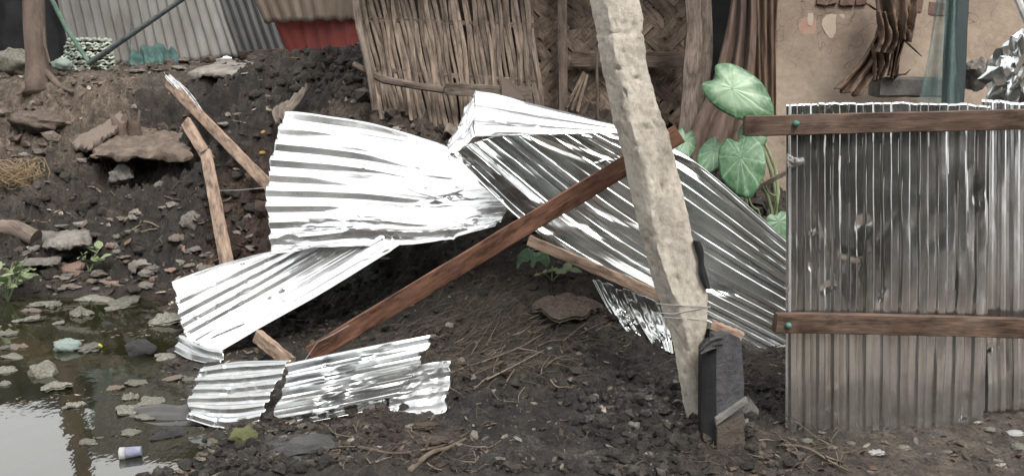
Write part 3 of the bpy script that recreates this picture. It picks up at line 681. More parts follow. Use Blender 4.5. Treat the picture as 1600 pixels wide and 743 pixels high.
B = corrugated('tin_sheet', [
    [(268, 440, 5.35), (345, 413, 5.4), (432, 388, 5.35)],
    [(280, 492, 5.1), (400, 430, 5.2), (500, 374, 5.22)],
    [(296, 530, 4.92), (430, 455, 5.05), (570, 372, 5.12)],
    [(338, 552, 4.8), (480, 470, 4.9), (632, 376, 5.0)]],
    8, M['tin'], ns=120, per=24, amp=0.0105, flank=0.2, crumple=0.0018, cells=24, edge=0.012, seed=22,
    ampf=lambda S, T: (0.25 + 0.75 * smooth(0.85, 0.5, T)) * (1 - 0.9 * smooth(.14, .1, T)),
    creases=rnd_creases(12, 73, (.05, .2), (.01, .03), (-.01, .008), (0, 1), (.1, 1)),
    dents=rnd_dents(16, 15, (0.015, 0.04), (-.012, .01), (0, .6), (0.1, 1)))
tag(B, 'bright tin sheet sloping from the big sheet down to the pond', 'tin sheet', 'collapsed corrugated tin sheets')
C = corrugated('tin_sheet', [
    [(316, 571, 4.08), (380, 563, 4.08), (452, 561, 4.06)],
    [(305, 600, 3.99), (370, 598, 3.99), (436, 590, 3.98)],
    [(296, 628, 3.90), (360, 628, 3.90), (420, 624, 3.89)],
    [(290, 652, 3.82), (350, 668, 3.80), (408, 655, 3.82)]],
    6, M['tin_dull'], ns=80, per=22, amp=0.0075, creases=rnd_creases(8, 74, (.04, .12), (.01, .03), (-.008, .008)), crumple=0.0015, cells=30, edge=0.02, seed=23,
    dents=rnd_dents(14, 25, (0.015, 0.05), (-.014, .012)))
tag(C, 'small torn tin sheet lying flat beside the pond edge', 'tin sheet', 'collapsed corrugated tin sheets')
D = corrugated('tin_sheet', [
    [(446, 569, 3.93), (550, 546, 3.98), (672, 523, 4.07)],
    [(440, 600, 3.87), (540, 580, 3.93), (660, 556, 4.01)],
    [(432, 634, 3.82), (530, 616, 3.88), (642, 592, 3.96)],
    [(436, 668, 3.78), (510, 654, 3.83), (598, 636, 3.90)]],
    5, M['tin_dull'], ns=110, per=24, amp=0.0155, flank=.3, creases=rnd_creases(5, 75, (.04, .15), (.01, .025), (-.008, .008)), crumple=0.0012, cells=40, edge=0.025, seed=24, phase=0.3,
    dents=rnd_dents(5, 35, (0.02, 0.05), (-.015, .01)) + [(0.45, .4, .05, -.02, .6, 1.4), (0.45, .75, .05, -.02, .6, 1.4)])
tag(D, 'torn tin sheet with a ragged hem across the front of the mud', 'tin sheet', 'collapsed corrugated tin sheets')
E = corrugated('tin_sheet', [
    [(632, 576, 3.98), (670, 566, 3.99), (706, 562, 4.0)],
    [(612, 622, 3.92), (660, 612, 3.93), (702, 606, 3.94)],
    [(588, 656, 3.83), (630, 668, 3.80), (690, 662, 3.81)]],
    3, M['tin_dull'], ns=60, per=24, amp=0.010, creases=rnd_creases(8, 76, (.04, .12), (.01, .03), (-.012, .012)), crumple=0.003, cells=30, edge=0.02, seed=25,
    dents=rnd_dents(6, 45, (0.02, 0.05), (-.015, .015)))
tag(E, 'small crushed tin scrap tucked under the torn sheet, nearest the mound', 'tin sheet', 'collapsed corrugated tin sheets')
F = thing('tin_sheet', 'large dark reflecting tin sheet with bright folded top behind the concrete pole', 'tin sheet', at(1100, 560, 4.6), 'collapsed corrugated tin sheets')
corrugated('panel', [
    [(968, 207, 4.98), (1075, 245, 4.94), (1250, 392, 4.82)],
    [(880, 209, 4.99), (1040, 312, 4.90), (1250, 452, 4.77)],
    [(772, 213, 5.0), (990, 378, 4.86), (1250, 520, 4.72)],
    [(702, 240, 4.98), (880, 392, 4.83), (1250, 586, 4.64)]],
    13, M['tin_mirror'], F, ns=190, per=24, amp=0.0022, flank=0.09, crumple=0.0012, cells=40, edge=0.006, seed=26, wav=.5, creases=rnd_creases(14, 77, (.06, .3), (.02, .05), (-.008, .008), (0, .8), (0, 1), (-.4, .4)) + [(.12, .86, 0, .35, .05, .035), (.2, .95, 0, .4, .04, -.03)], ampf=lambda S, T: (0.7 + 1.6 * smooth(.45, .0, S) * smooth(.45, .8, T) + .5 * smooth(.6, 1, S)) * np.clip(.55 + 1.5 * perlin(S * 2.6, T * 11, 3.7), .05, 1.5),
    dents=rnd_dents(10, 55, (0.02, 0.06), (-.01, .008), (0, .7), (0, 1)))
corrugated('folded_top', [
    [(742, 139, 5.4), (850, 167, 5.33), (968, 197, 5.2)],
    [(741, 176, 5.2), (850, 190, 5.17), (968, 203, 5.1)],
    [(740, 212, 4.985), (850, 209, 4.985), (968, 208, 4.975)]],
    3, M['tin'], F, ns=80, per=26, amp=0.010, crumple=0.002, cells=20, edge=0.006, seed=27, phase=.2, dents=rnd_dents(6, 65, (0.02, 0.06), (-.012, .012), (0, .6)))
corrugated('side_fold', [
    [(742, 141, 5.4), (726, 175, 5.33), (703, 218, 5.22)],
    [(742, 176, 5.22), (728, 205, 5.14), (700, 232, 5.05)],
    [(741, 213, 4.99), (728, 228, 4.98), (702, 252, 4.97)]],
    2, M['tin'], F, ns=40, per=16, amp=0.008, crumple=0.012, cells=24, edge=0.006, seed=28, dents=rnd_dents(10, 75, (0.02, 0.06), (-.02, .02)))
H = corrugated('tin_sheet', [
    [(926, 436, 5.0), (955, 490, 4.86), (1000, 548, 4.72)],
    [(965, 448, 4.96), (990, 500, 4.82), (1020, 545, 4.68)],
    [(1032, 470, 4.85), (1045, 510, 4.74), (1052, 552, 4.62)]],
    4, M['tin_mirror'], ns=60, per=22, amp=0.009, flank=.15, crumple=0.002, cells=26, edge=0.02, seed=29, dents=rnd_dents(12, 85, (0.02, 0.06), (-.02, .02)))
tag(H, 'narrow crumpled tin strip hanging under the dark sheet beside the pole', 'tin sheet', 'collapsed corrugated tin sheets')
K = corrugated('tin_sheet', [
    [(270, 546, 4.8), (300, 560, 4.7), (345, 568, 4.64)],
    [(283, 520, 4.92), (312, 538, 4.84), (352, 553, 4.76)]],
    2, M['tin_dull'], ns=40, per=14, amp=0.011, crumple=0.005, cells=10, edge=0.02, seed=30)
tag(K, 'bent tin corner dipping into the pond under the sloping sheet', 'tin sheet', 'collapsed corrugated tin sheets')
L_ = corrugated('tin_sheet', [
    [(200, 636, 4.05), (250, 628, 4.05), (292, 636, 4.03)],
    [(196, 664, 3.88), (250, 670, 3.83), (312, 664, 3.85)]],
    3, M['concrete_dark'] if 'concrete_dark' in M else M['tin_dark'], ns=40, per=14, amp=0.008, crumple=0.004, cells=10, edge=0.02, seed=31)
tag(L_, 'dull grey tin scrap half sunk at the pond edge', 'tin sheet', 'collapsed corrugated tin sheets')

# ------------------------------------------------------------------ timbers
def timber(name, mat, pts, wpx, th, label, cat, seed=0, up=None, group=None, nails=0, rag=0.004, bend=0.0):
    p = [at(*q) for q in pts]; ym = sum(q[2] for q in pts) / 2
    d = (p[1] - p[0]).normalized(); up = Vector(up) if up else d.cross(Vector((0, 1, 0))).normalized()
    if up.z < 0: up = -up
    g = Geo(); g.beam(p[0], p[1], th, px(wpx, ym), up=up, seg=16, seed=seed, rag=rag, bend=bend, jit=.0022)
    root = g.build(name, mat); tag(root, label, cat, group)
    for k in range(nails):
        t = (k + .6) / nails; c = p[0].lerp(p[1], t) + up * random.uniform(-.3, .3) * px(wpx, ym)
        ng = Geo(); y = -th / 2
        ng.tube([c + Vector((0, y + .002, 0)), c + Vector((random.uniform(-.004, .004), y - .014, random.uniform(-.003, .004)))], [.0022, .0022], 6); ng.build('nail', M['wire'], root)
    return root
timber('plank', M['plank'], [(486, 553, 4.52), (1062, 208, 4.25)], 30, .03, 'long red brown plank propped diagonally behind the concrete pole', 'plank', 1)
timber('batten', M['batten'], [(826, 375, 4.78), (1032, 462, 4.62)], 17, .03, 'thin brown batten under the dark tin sheet', 'batten', 2)
timber('batten', M['batten'], [(290, 190, 7.2), (328, 252, 6.9)], 19, .03, 'short upper piece of the broken pale batten on the bank', 'batten', 3, nails=2)
timber('batten', M['batten'], [(322, 240, 6.86), (356, 420, 5.75)], 22, .03, 'long lower piece of the broken pale batten on the bank', 'batten', 4, nails=5)
bt = timber('batten', M['batten'], [(262, 128, 7.75), (422, 292, 6.35)], 17, .03, 'long pale batten reaching down to the big bright sheet', 'batten', 5, nails=4)
timber('batten', M['batten'], [(402, 524, 4.75), (455, 568, 4.55)], 22, .04, 'short pale batten end under the sloping tin sheet', 'batten', 6, nails=1)
f_ = corrugated('foil_wrap', [[(256, 118, 7.7), (285, 152, 7.5), (306, 180, 7.25)], [(268, 116, 7.72), (294, 142, 7.5), (316, 172, 7.25)]], 2, M['tin'], bt, ns=40, per=12, amp=.008, crumple=.006, cells=12, seed=41, edge=.02)
timber('stick', M['old_wood'], [(1168, 300, 5.3), (1236, 266, 5.2)], 7, .02, 'thin bamboo stick poking out beside the fence', 'stick', 7)
timber('board', M['dark_wood'], [(985, 578, 4.5), (1060, 582, 4.45)], 7, .03, 'dark board end lying behind the concrete pole', 'board', 8)
w_ = Geo(); w_.tube([at(330, 298, 6.55), at(370, 297, 6.4), at(418, 293, 6.25)], .003, 6); o = w_.build('wire', M['wire']); tag(o, 'thin wire stretched between the two pale battens', 'wire')
w_ = Geo(); w_.tube([at(476, 563, 4.48), at(496, 534, 4.46), at(520, 522, 4.45), at(545, 508, 4.44)], .0025, 6); o = w_.build('wire', M['wire']); tag(o, 'bent wire springing from the low end of the plank', 'wire')

# ------------------------------------------------------------------ concrete pole
m, n, l, b = mk('rough cast concrete')
vec = coords(n, l, 'Object')
f1 = noise(n, l, vec, 5, 7, 0.62); f2 = noise(n, l, vec, 45, 9, 0.75)
c = ramp(n, l, f1, [(0.25, (0.34, 0.312, 0.272)), (0.5, (0.42, 0.388, 0.34)), (0.75, (0.47, 0.44, 0.39))]).outputs[0]
f4 = noise(n, l, coords(n, l, 'Object', (1, 1, 0.35)), 7, 6, 0.7)
c = mixc(n, l, 0.75, c, ramp(n, l, f4, [(0.36, (0.55, 0.54, 0.52)), (0.5, (1, 1, 1)), (0.7, (1.08, 1.07, 1.05))]).outputs[0], 'MULTIPLY')
c = mixc(n, l, 0.8, c, ramp(n, l, f2, [(0.28, (0.5, 0.48, 0.45)), (0.5, (1, 1, 1)), (0.7, (1.12, 1.1, 1.08))]).outputs[0], 'MULTIPLY')
l.new(c, b.inputs['Base Color']); b.inputs['Roughness'].default_value = 0.93; b.inputs['Specular IOR Level'].default_value = 0.2
bump(n, l, b, f2, 0.8, 0.008); M['concrete'] = m
M['concrete_dark'] = rough_mat('grey damp concrete', [(0.3, (0.09, 0.088, 0.085)), (0.7, (0.2, 0.195, 0.185))], 9, bmp=0.8, bdist=.01)
prof = [(-70, 906, 934, 988), (0, 922, 948, 1001), (45, 930, 954, 1006), (95, 938, 963, 1010), (150, 950, 976, 1024), (186, 958, 985, 1036), (205, 963, 990, 1043), (250, 976, 1001, 1056), (300, 985, 1013, 1068),
        (365, 1000, 1022, 1082), (398, 1008, 1030, 1090), (440, 1020, 1044, 1099), (466, 1029, 1055, 1107), (500, 1040, 1066, 1106), (530, 1050, 1074, 1102), (560, 1057, 1080, 1100), (600, 1062, 1086, 1106), (650, 1072, 1092, 1112), (690, 1081, 1097, 1118), (725, 1088, 1101, 1122)]
pf = np.array(prof, float); NR = 170
vv = np.linspace(pf[0, 0], pf[-1, 0], NR); uL, uC, uR = (np.interp(vv, pf[:, 0], pf[:, k]) for k in (1, 2, 3))
rows = []
for i in range(NR):
    y = 3.95 - 0.28 * (vv[i] + 70) / 790
    dl = .13 * (uR[i] - uL[i]) / 90
    pl, pc, pr = at(uL[i], vv[i], y + dl), at(uC[i], vv[i], y), at(uR[i], vv[i], y + .012)
    bk = at(uR[i] - 6, vv[i], y + dl * 2.2); bl = at(uL[i] + 16, vv[i], y + dl * 2.4)
    ring = []
    for (p, q, k) in ((pl, pc, 12), (pc, pr, 20), (pr, bk, 10), (bk, bl, 8), (bl, pl, 8)):
        ring += [tuple(p.lerp(q, j / k)) for j in range(k)]
    rows.append(ring)
P = np.array(rows); cen = P.mean(1, keepdims=True); out = P - cen; out /= np.linalg.norm(out, axis=2)[..., None]
d_ = 0.0035 * fbm(P[..., 0] * 9, P[..., 2] * 9, P[..., 1] * 9, 4) + 0.004 * fbm(P[..., 0] * 40, P[..., 2] * 40, P[..., 1] * 40, 2)
pit = fbm(P[..., 0] * 24, P[..., 2] * 24, P[..., 1] * 24 + 3, 2); d_ -= 0.014 * np.clip(pit - 0.40, 0, 1) * 2
edge_ = np.zeros(P.shape[1]); edge_[[12, 32]] = 1; edge_[[11, 13, 31, 33]] = .5      # chipped arrises
d_ += edge_ * (0.009 * fbm(P[..., 0] * 0, P[..., 2] * 14, 2.2, 3) - 0.004)
ridge = np.exp(-((vv[:, None] - 192 - 0.0 * uL[:, None]) / 5.0) ** 2) * .006 + np.exp(-((vv[:, None] - 52) / 3.0) ** 2) * -.006
d_ += ridge
P = P + out * d_[..., None]
pole = thing('concrete_pole', 'broken leaning concrete pole standing before the dark tin sheet', 'pole', at(1095, 700, 3.67))
g = Geo(); g.grid(P, closed=True); b0 = 0; k = P.shape[1]; g.f.append(tuple(range(k))); g.uv += [(0, 0)] * k; e = (NR - 1) * k; g.f.append(tuple(range(e, e + k))); g.uv += [(0, 0)] * k
g.build('shaft', M['concrete'], pole, sharp=48)
# black rubber strip on the pole's edge, tying wires, mortar shard
rows = []
for t in np.linspace(0, 1, 20):
    u = 1088 + 17 * t + 1.5 * math.sin(t * 7) ; v = 376 + 76 * t; w = 5.5 * (1 + .2 * math.sin(t * 11))
    y = 3.80 - .03 * t
    rows.append([tuple(at(u - w, v, y - .012)), tuple(at(u, v, y - .02)), tuple(at(u + w, v, y)), tuple(at(u + w, v, y + .02)), tuple(at(u - w, v, y + .02))])
g = Geo(); g.grid(np.array(rows), closed=True); g.build('rubber_strip', M['black'], pole, sharp=40)
for k, (va, vb) in enumerate([(474, 480), (488, 478), (494, 502)]):
    g = Geo(); g.tube([at(1026, va, 3.80), at(1052, va + 2, 3.755), at(1085, (va + vb) / 2, 3.75), at(1110, vb, 3.77)], .0018, 5); g.build('wire', M['wire'], pole)

# post stump at the pole's foot
st = thing('post_stump', 'short grey post wrapped in black plastic at the foot of the pole', 'post', at(1140, 735, 3.5))
def prism(pts, depth, name, mat, parent, smooth=False, rough=0):
    g = Geo(); k = len(pts); g.add(pts + [p + Vector(depth) for p in pts], [tuple(range(k)), tuple(range(k, 2 * k))[::-1]] + [(i, (i + 1) % k, (i + 1) % k + k, i + k) for i in range(k)])
    return g.build(name, mat, parent, smooth=smooth)
M['felt'] = rough_mat('dark grey plastic sheet', [(0.3, (0.025, 0.025, 0.028)), (0.7, (0.075, 0.075, 0.083))], 12, rough=.45, bmp=.9, bdist=.012)
prism([at(1118, 525, 3.62), at(1140, 521, 3.64), at(1158, 528, 3.66), at(1160, 560, 3.65), at(1163, 600, 3.63), at(1161, 640, 3.6), at(1166, 665, 3.6), at(1168, 742, 3.56), at(1119, 742, 3.5), at(1118, 640, 3.55)], (-.01, .07, 0), 'core', M['felt'], st)
prism([at(1097, 545, 3.62), at(1106, 534, 3.61), at(1119, 530, 3.60), at(1119.5, 640, 3.53), at(1120, 722, 3.485), at(1097, 719, 3.52), at(1096, 640, 3.57), at(1097, 590, 3.6)], (-.005, .05, 0), 'plastic_wrap', M['black'], st)
prism([at(1119, 655, 3.49), at(1168, 622, 3.52), at(1169, 628, 3.52), at(1119, 664, 3.49)], (0, .03, 0), 'brace_strip', M['concrete_dark'], st)
prism([at(1121, 668, 3.485), at(1160, 650, 3.51), at(1170, 742, 3.5), at(1121, 743, 3.47)], (0, .03, 0), 'mud_skirt', M['soil_clod'] if 'soil_clod' in M else M['bark'], st)
f_ = corrugated('crumpled_cap', [[(1092, 545, 3.6), (1110, 528, 3.59), (1128, 522, 3.6)], [(1100, 556, 3.57), (1114, 545, 3.56), (1128, 541, 3.58)]], 2, M['dark_scrap'], st, ns=30, per=10, amp=.006, crumple=.02, cells=14, seed=44)
timber('wood_block', M['batten'], [(1112, 506, 3.72), (1160, 526, 3.68)], 14, .05, 'splintered wood block resting on the post stump', 'wood block', 9, rag=.012)
prism([at(1160, 640, 3.75), at(1172, 622, 3.75), at(1186, 640, 3.74), at(1182, 660, 3.72), at(1158, 674, 3.72)], (0, .04, 0), 'concrete_shard', M['concrete_dark'], None)
tag(bpy.data.objects['concrete_shard'], 'small grey concrete shard leaning beside the post stump', 'shard')

# ------------------------------------------------------------------ tin fence
fence = thing('tin_fence', 'muddy upright corrugated tin fence with two wooden rails', 'fence', at(1400, 690, 3.62))
corrugated('sheet', [[(1229, 163, 3.76), (1228, 420, 3.70), (1228, 692, 3.62)], [(1318, 160, 3.77), (1318, 420, 3.71), (1318, 693, 3.63)], [(1428, 160, 3.78), (1427, 420, 3.72), (1424, 693, 3.64)], [(1550, 165, 3.79), (1547, 420, 3.73), (1537, 689, 3.65)]],
    12, M['tin_fence'], fence, ns=150, per=26, amp=0.0065, flank=.13, crumple=0.0010, cells=60, edge=0.006, seed=51, wav=0.35, creases=rnd_creases(8, 78, (.05, .2), (.015, .04), (-.006, .006)),
    dents=rnd_dents(12, 95, (0.015, 0.06), (-.008, .008)))
corrugated('sheet', [[(1535, 155, 3.85), (1536, 420, 3.79), (1536, 644, 3.73)], [(1610, 160, 3.86), (1610, 420, 3.80), (1610, 640, 3.74)], [(1720, 160, 3.87), (1720, 420, 3.81), (1720, 636, 3.75)]],
    7, M['tin_fence'], fence, ns=110, per=26, amp=0.0065, flank=.13, crumple=0.0010, cells=40, edge=0.008, seed=52, dents=rnd_dents(10, 96, (0.015, 0.06), (-.012, .012)))
g = Geo(); g.beam(at(1164, 197, 3.715), at(1760, 182, 3.76), .03, px(31, 3.75), seg=30, jit=.0012, seed=11, rag=.006); g.build('rail', M['rail'], fence)
g = Geo(); g.beam(at(1211, 503, 3.635), at(1760, 517, 3.69), .03, px(33, 3.65), seg=30, jit=.0012, seed=12, rag=.008, bend=.004); g.build('rail', M['rail'], fence)
for (u, v) in [(1243, 193), (1231, 507)]:
    g = Geo(); c = at(u, v, (3.705 if v < 300 else 3.625) + (.012 if u > 1300 else 0) + (.012 if u > 1500 else 0)); r0 = px(5 if u < 1300 else 2.5, 3.6)
    pr_ = [(0.0, -.012), (.5, -.011), (.85, -.007), (1.0, -.003), (1.0, .012)]
    g.grid(np.array([[(c.x + r0 * a * math.cos(t), c.y + d - .012, c.z + r0 * a * math.sin(t)) for t in np.linspace(0, 2 * math.pi, 13)[:-1]] for a, d in pr_]), closed=True); g.build('nail', M['green_cap'], fence)
f_ = corrugated('bent_corner', [[(1229, 240, 3.735), (1242, 247, 3.68), (1256, 246, 3.72)], [(1232, 262, 3.73), (1244, 262, 3.71), (1256, 256, 3.73)]], 1, M['tin'], fence, ns=16, per=10, amp=.003, crumple=.006, cells=8, seed=53)

# ------------------------------------------------------------------ things behind the fence
post = Geo()
rows = [[(at(u0, v, 5.95)) for u0 in (0,)] for v in (0,)]
post.beam(at(1501, -120, 6.0), at(1487, 200, 5.9), px(27, 5.95), .1, up=(0, 1, 0), seg=8, seed=3); o = post.build('teal_post', M['teal_post']); tag(o, 'teal painted square post behind the tin fence', 'post')
m, n, l, b = mk('sheer teal netting')
b.inputs['Base Color'].default_value = (.09, .14, .135, 1); b.inputs['Roughness'].default_value = .8
tr = n.new('ShaderNodeBsdfTransparent'); mx = n.new('ShaderNodeMixShader')
vec = coords(n, l, 'UV', (1, 1, 1)); f = noise(n, l, vec, 4, 5, .6)
l.new(ramp(n, l, f, [(0.35, (0.4,) * 3), (0.7, (0.8,) * 3)]).outputs[0], mx.inputs[0]); l.new(tr.outputs[0], mx.inputs[1]); l.new(b.outputs[0], mx.inputs[2]); l.new(mx.outputs[0], n['Material Output'].inputs['Surface'])
M['sheer'] = m
drape('hanging_net', [[(1468, -40, 5.82), (1500, -40, 5.8)], [(1454, 60, 5.78), (1496, 60, 5.76)], [(1432, 168, 5.74), (1500, 170, 5.72)]], M['sheer'], 3, .02, 7.7, 'sheer teal netting hanging from the teal post', 'netting', solid=0)
ld = Geo(); ld.beam(at(1366, 136, 6.3), at(1478, 136, 6.25), .28, px(30, 6.2), seg=8, jit=.004, seed=2); o = ld.build('concrete_ledge', M['concrete_dark']); tag(o, 'grey concrete ledge along the plastered wall', 'ledge')
db = thing('dead_leaf_bundle', 'dead brown leaves hanging against the plastered wall', 'dead leaves', at(1370, 160, 6.2))
for k, rws in enumerate([
    [[(1378, -60, 6.3), (1432, -60, 6.25)], [(1372, 30, 6.2), (1425, 20, 6.2)], [(1366, 80, 6.15), (1405, 70, 6.15)]],
    [[(1366, 60, 6.2), (1392, 62, 6.18)], [(1345, 95, 6.15), (1376, 100, 6.13)], [(1302, 140, 6.1), (1342, 152, 6.08)]],
    [[(1396, 40, 6.18), (1418, 40, 6.18)], [(1392, 85, 6.15), (1406, 85, 6.14)], [(1386, 120, 6.12), (1402, 122, 6.1)]],
    [[(1362, -40, 6.1), (1412, -40, 6.08)], [(1368, 20, 6.06), (1424, 16, 6.04)], [(1376, 48, 6.04), (1420, 46, 6.02)]],
    [[(1388, -30, 6.02), (1436, -30, 6.0)], [(1392, 16, 5.98), (1430, 24, 5.97)], [(1398, 60, 5.98), (1420, 66, 5.98)]],
    [[(1360, 70, 6.12), (1384, 66, 6.1)], [(1364, 100, 6.1), (1388, 96, 6.1)], [(1362, 128, 6.08), (1376, 124, 6.08)]],
    [[(1370, 20, 6.02), (1392, 20, 6.0)], [(1376, 55, 5.98), (1400, 60, 5.97)], [(1366, 82, 5.98), (1392, 84, 5.97)]]]):
    drape('leaf', rws, M['dry_leaf'], 2.2, .038, 3.3 + k, parent=db, ns=40, nt=34)
for k, pts in enumerate([[(1408, 58), (1425, 74), (1440, 88)], [(1352, 4), (1366, 14), (1380, 20)], [(1396, 118), (1415, 116), (1423, 108)], [(1372, 118), (1376, 90), (1372, 70)], [(1399, 118), (1404, 92), (1414, 62)]]):
    g = Geo(); g.tube([at(u, v, 6.1) for u, v in pts], [.008, .007, .003], 6); g.build('stalk', M['dry_leaf'], db)
ft = bmesh.new(); bmesh.ops.create_icosphere(ft, subdivisions=4, radius=1.0)
cv = np.array([v.co[:] for v in ft.verts]); dd = .9 * np.abs(fbm(cv[:, 0] * 1.1, cv[:, 1] * 1.1, cv[:, 2] * 1.1 + 3, 3)) + .4 * np.abs(fbm(cv[:, 0] * 2.2, cv[:, 1] * 2.2, cv[:, 2] * 2.2, 3))
cv = cv * (0.7 + dd)[:, None]; c = at(1598, 112, 3.95)
for v, q in zip(ft.verts, cv): v.co = (c.x + q[0] * .12, c.y + q[1] * .07, c.z + q[2] * .155)
me = bpy.data.meshes.new('crumpled_foil'); ft.to_mesh(me); ft.free(); me.polygons.foreach_set('use_smooth', [True] * len(me.polygons)); me.set_sharp_from_angle(angle=.5); me.materials.append(M['tin_mirror']); o = bpy.data.objects.new('crumpled_foil', me); COL.objects.link(o); tag(o, 'crumpled ball of bright tin on top of the fence', 'tin scrap')
g = Geo(); g.tube([at(1582, -20, 5.2), at(1612, 50, 5.1)], .02, 8); o = g.build('pale_pipe', M['white_plastic']); tag(o, 'pale pipe crossing the top corner above the tin scrap', 'pipe')

# variants of stones and lumps, meshes shared by the copies
_lump = {}
def lump_mesh(var, mat, kind='stone'):
    key = (var, mat, kind)
    if key in _lump: return _lump[key]
    if kind == 'scrap':                          # crumpled flat scrap, thin, turned-up rim
        R_, TH = np.meshgrid(np.linspace(0, 1, 9), np.linspace(0, 2 * math.pi, 30, endpoint=False), indexing='ij')
        ou = 1 + .62 * fbm(np.cos(TH) * .9 + var * 3, np.sin(TH) * .9, var * 1.7, 2)
        x_, y_ = R_ * np.cos(TH) * ou, R_ * np.sin(TH) * ou
        z_ = .55 * np.abs(fbm(x_ * 1.3 + var * 5, y_ * 1.3, var + .5, 3)) + (1.0 if var % 2 else .6) * (1 - R_ ** 2.5) + .3 * fbm(x_ * 3, y_ * 3, var + 2.5, 3)
        g_ = Geo(); g_.grid(np.stack([x_, y_, z_], -1), closed=True); g_.grid(np.stack([x_, y_, z_ - .35], -1), closed=True, flip=True)
        me = g_.mesh('scrap', sharp=40); me.materials.append(M[mat]); _lump[key] = me; return me
    bm = bmesh.new(); bmesh.ops.create_icosphere(bm, subdivisions=3, radius=1.0)
    V = np.array([v.co[:] for v in bm.verts]); o_ = var * 7.3
    if kind == 'stone':
        V = np.sign(V) * np.abs(V) ** .8
        s_ = 0.8 + .35 * fbm(V[:, 0] * 1.1 + o_, V[:, 1] * 1.1, V[:, 2] * 1.1, 3)
        for q in range(5):                       # knocked flats
            nrm = np.random.default_rng(var * 10 + q).normal(size=3); nrm /= np.linalg.norm(nrm); dd_ = V @ nrm; cut = .62
            V = V - np.outer(np.clip(dd_ - cut, 0, 1), nrm)
    else:                                        # rag or bag: creased
        s_ = 0.75 + .5 * np.abs(fbm(V[:, 0] * 1.6 + o_, V[:, 1] * 1.6, V[:, 2] * 1.6, 4)) + .2 * fbm(V[:, 0] * 4 + o_, V[:, 1] * 4, V[:, 2] * 4, 2)
    V = V * s_[:, None]
    for v, q in zip(bm.verts, V): v.co = q
    me = bpy.data.meshes.new('lump'); bm.to_mesh(me); bm.free()
    me.polygons.foreach_set('use_smooth', [True] * len(me.polygons))
    if kind == 'stone': me.set_sharp_from_angle(angle=math.radians(28))
    me.materials.append(M[mat]); _lump[key] = me; return me
def lump(name, u, v, w, h, mat, label, cat, var=None, kind='stone', group=None, y=None, z=None, deep=None, sink=.35, rz=None):
    """a lump w x h photo pixels across, standing where the ground is under (u,v)"""
    p = at(u, v, y) if y else (onz(u, v, z) if z is not None else ground_at(u, v))
    o = bpy.data.objects.new(name, lump_mesh(var if var is not None else random.randint(0, 6), mat, kind)); COL.objects.link(o)
    sx, sz = px(w, p.y) / 2, px(h, p.y) / 2
    o.scale = (sx, deep or sx * random.uniform(.6, .95), sz)
    o.location = p + Vector((0, 0, sz * (1 - 2 * sink) )); o.rotation_euler = (random.uniform(-.15, .15), random.uniform(-.2, .2), random.uniform(-.35, .35) if rz is None else rz)
    return tag(o, label, cat, group)
lump('dark_boulder', 1524, 128, 46, 66, 'stone', 'dark broken rock beside the teal post', 'rock', 2, y=6.0)

# ------------------------------------------------------------------ left bank furniture
tr_ = thing('tree', 'thin brown tree trunk rooted on the left bank', 'tree', at(60, 134, 8.1))
g = Geo(); tb = [at(62, 150, 8.05), at(60, 125, 8.1), at(57, 90, 8.12), at(54, 40, 8.15), at(52, -20, 8.2), at(46, -160, 8.3), at(60, -330, 8.3)]
g.tube(tb, [.15, .115, .103, .1, .095, .085, .06], 18, wob=.06, seed=3)
for (u, v, du, dv) in [(70, 124, 44, 20), (50, 128, -22, 20), (66, 132, 14, 24)]:
    g.tube([at(u, v - 14, 8.1), at(u + du * .5, v + dv * .5, 8.03), at(u + du, v + dv, 7.9)], [.035, .028, .012], 8, wob=.1)
g.tube([tb[5], tb[5] + Vector((.6, .2, .8)), tb[5] + Vector((1.0, .3, 1.6))], [.06, .045, .02], 8); g.tube([tb[5], tb[5] + Vector((-.6, .1, .9)), tb[5] + Vector((-1.1, .2, 1.6))], [.06, .045, .02], 8)
g.build('trunk', M['bark'], tr_, sharp=0)
def crown(name, parent, centre, rad, nleaf, size, seed, mat=None):
    r_ = np.random.default_rng(seed); c_ = np.array(centre); rad = np.array(rad)
    nc = max(12, nleaf // 90); cl = r_.normal(size=(nc, 3)); cl /= np.linalg.norm(cl, axis=1)[:, None]; cl *= (r_.uniform(.35, 1, nc) ** .5)[:, None]
    k = r_.integers(0, nc, nleaf); p = c_ + (cl[k] + r_.normal(size=(nleaf, 3)) * .17) * rad
    a = r_.normal(size=(nleaf, 3)); a /= np.linalg.norm(a, axis=1)[:, None]; b_ = np.cross(a, r_.normal(size=(nleaf, 3))); b_ /= np.linalg.norm(b_, axis=1)[:, None]
    L = (size * r_.uniform(.6, 1.3, nleaf))[:, None]
    V = np.stack([p - a * L, p + b_ * L * .38, p + a * L, p - b_ * L * .38], 1).reshape(-1, 3)
    g = Geo(); g.v = V.tolist(); g.f = [(4 * i, 4 * i + 1, 4 * i + 2, 4 * i + 3) for i in range(nleaf)]
    return g.build(name, mat or M['tree_leaf'], parent, sharp=0)
crown('crown', tr_, tuple(tb[6] + Vector((-.6, 0.6, .9))), (1.8, 1.2, .8), 1500, .12, 2)
g = Geo(); g.tube([at(68, 40, 8.0), at(70, 70, 7.98), at(78, 98, 7.95)], [.012, .012, .008], 6); o = g.build('vine', M['twig']); tag(o, 'pale vine hanging beside the tree trunk', 'vine')
g = Geo(); g.tube([at(66, -30, 8.6), at(104, 45, 8.58), at(139, 98, 8.55)], .024, 8); o = g.build('green_pipe', M['green_pole']); tag(o, 'green pipe leaning down to the foot of the dark pipe', 'pipe')
g = Geo(); g.tube([at(138, 100, 8.5), at(214, 48, 8.55), at(310, -18, 8.6)], [.028, .026, .022], 8); o = g.build('iron_pipe', M['dark_pole']); tag(o, 'dark iron pipe slanting across the pale tin shack', 'pipe')
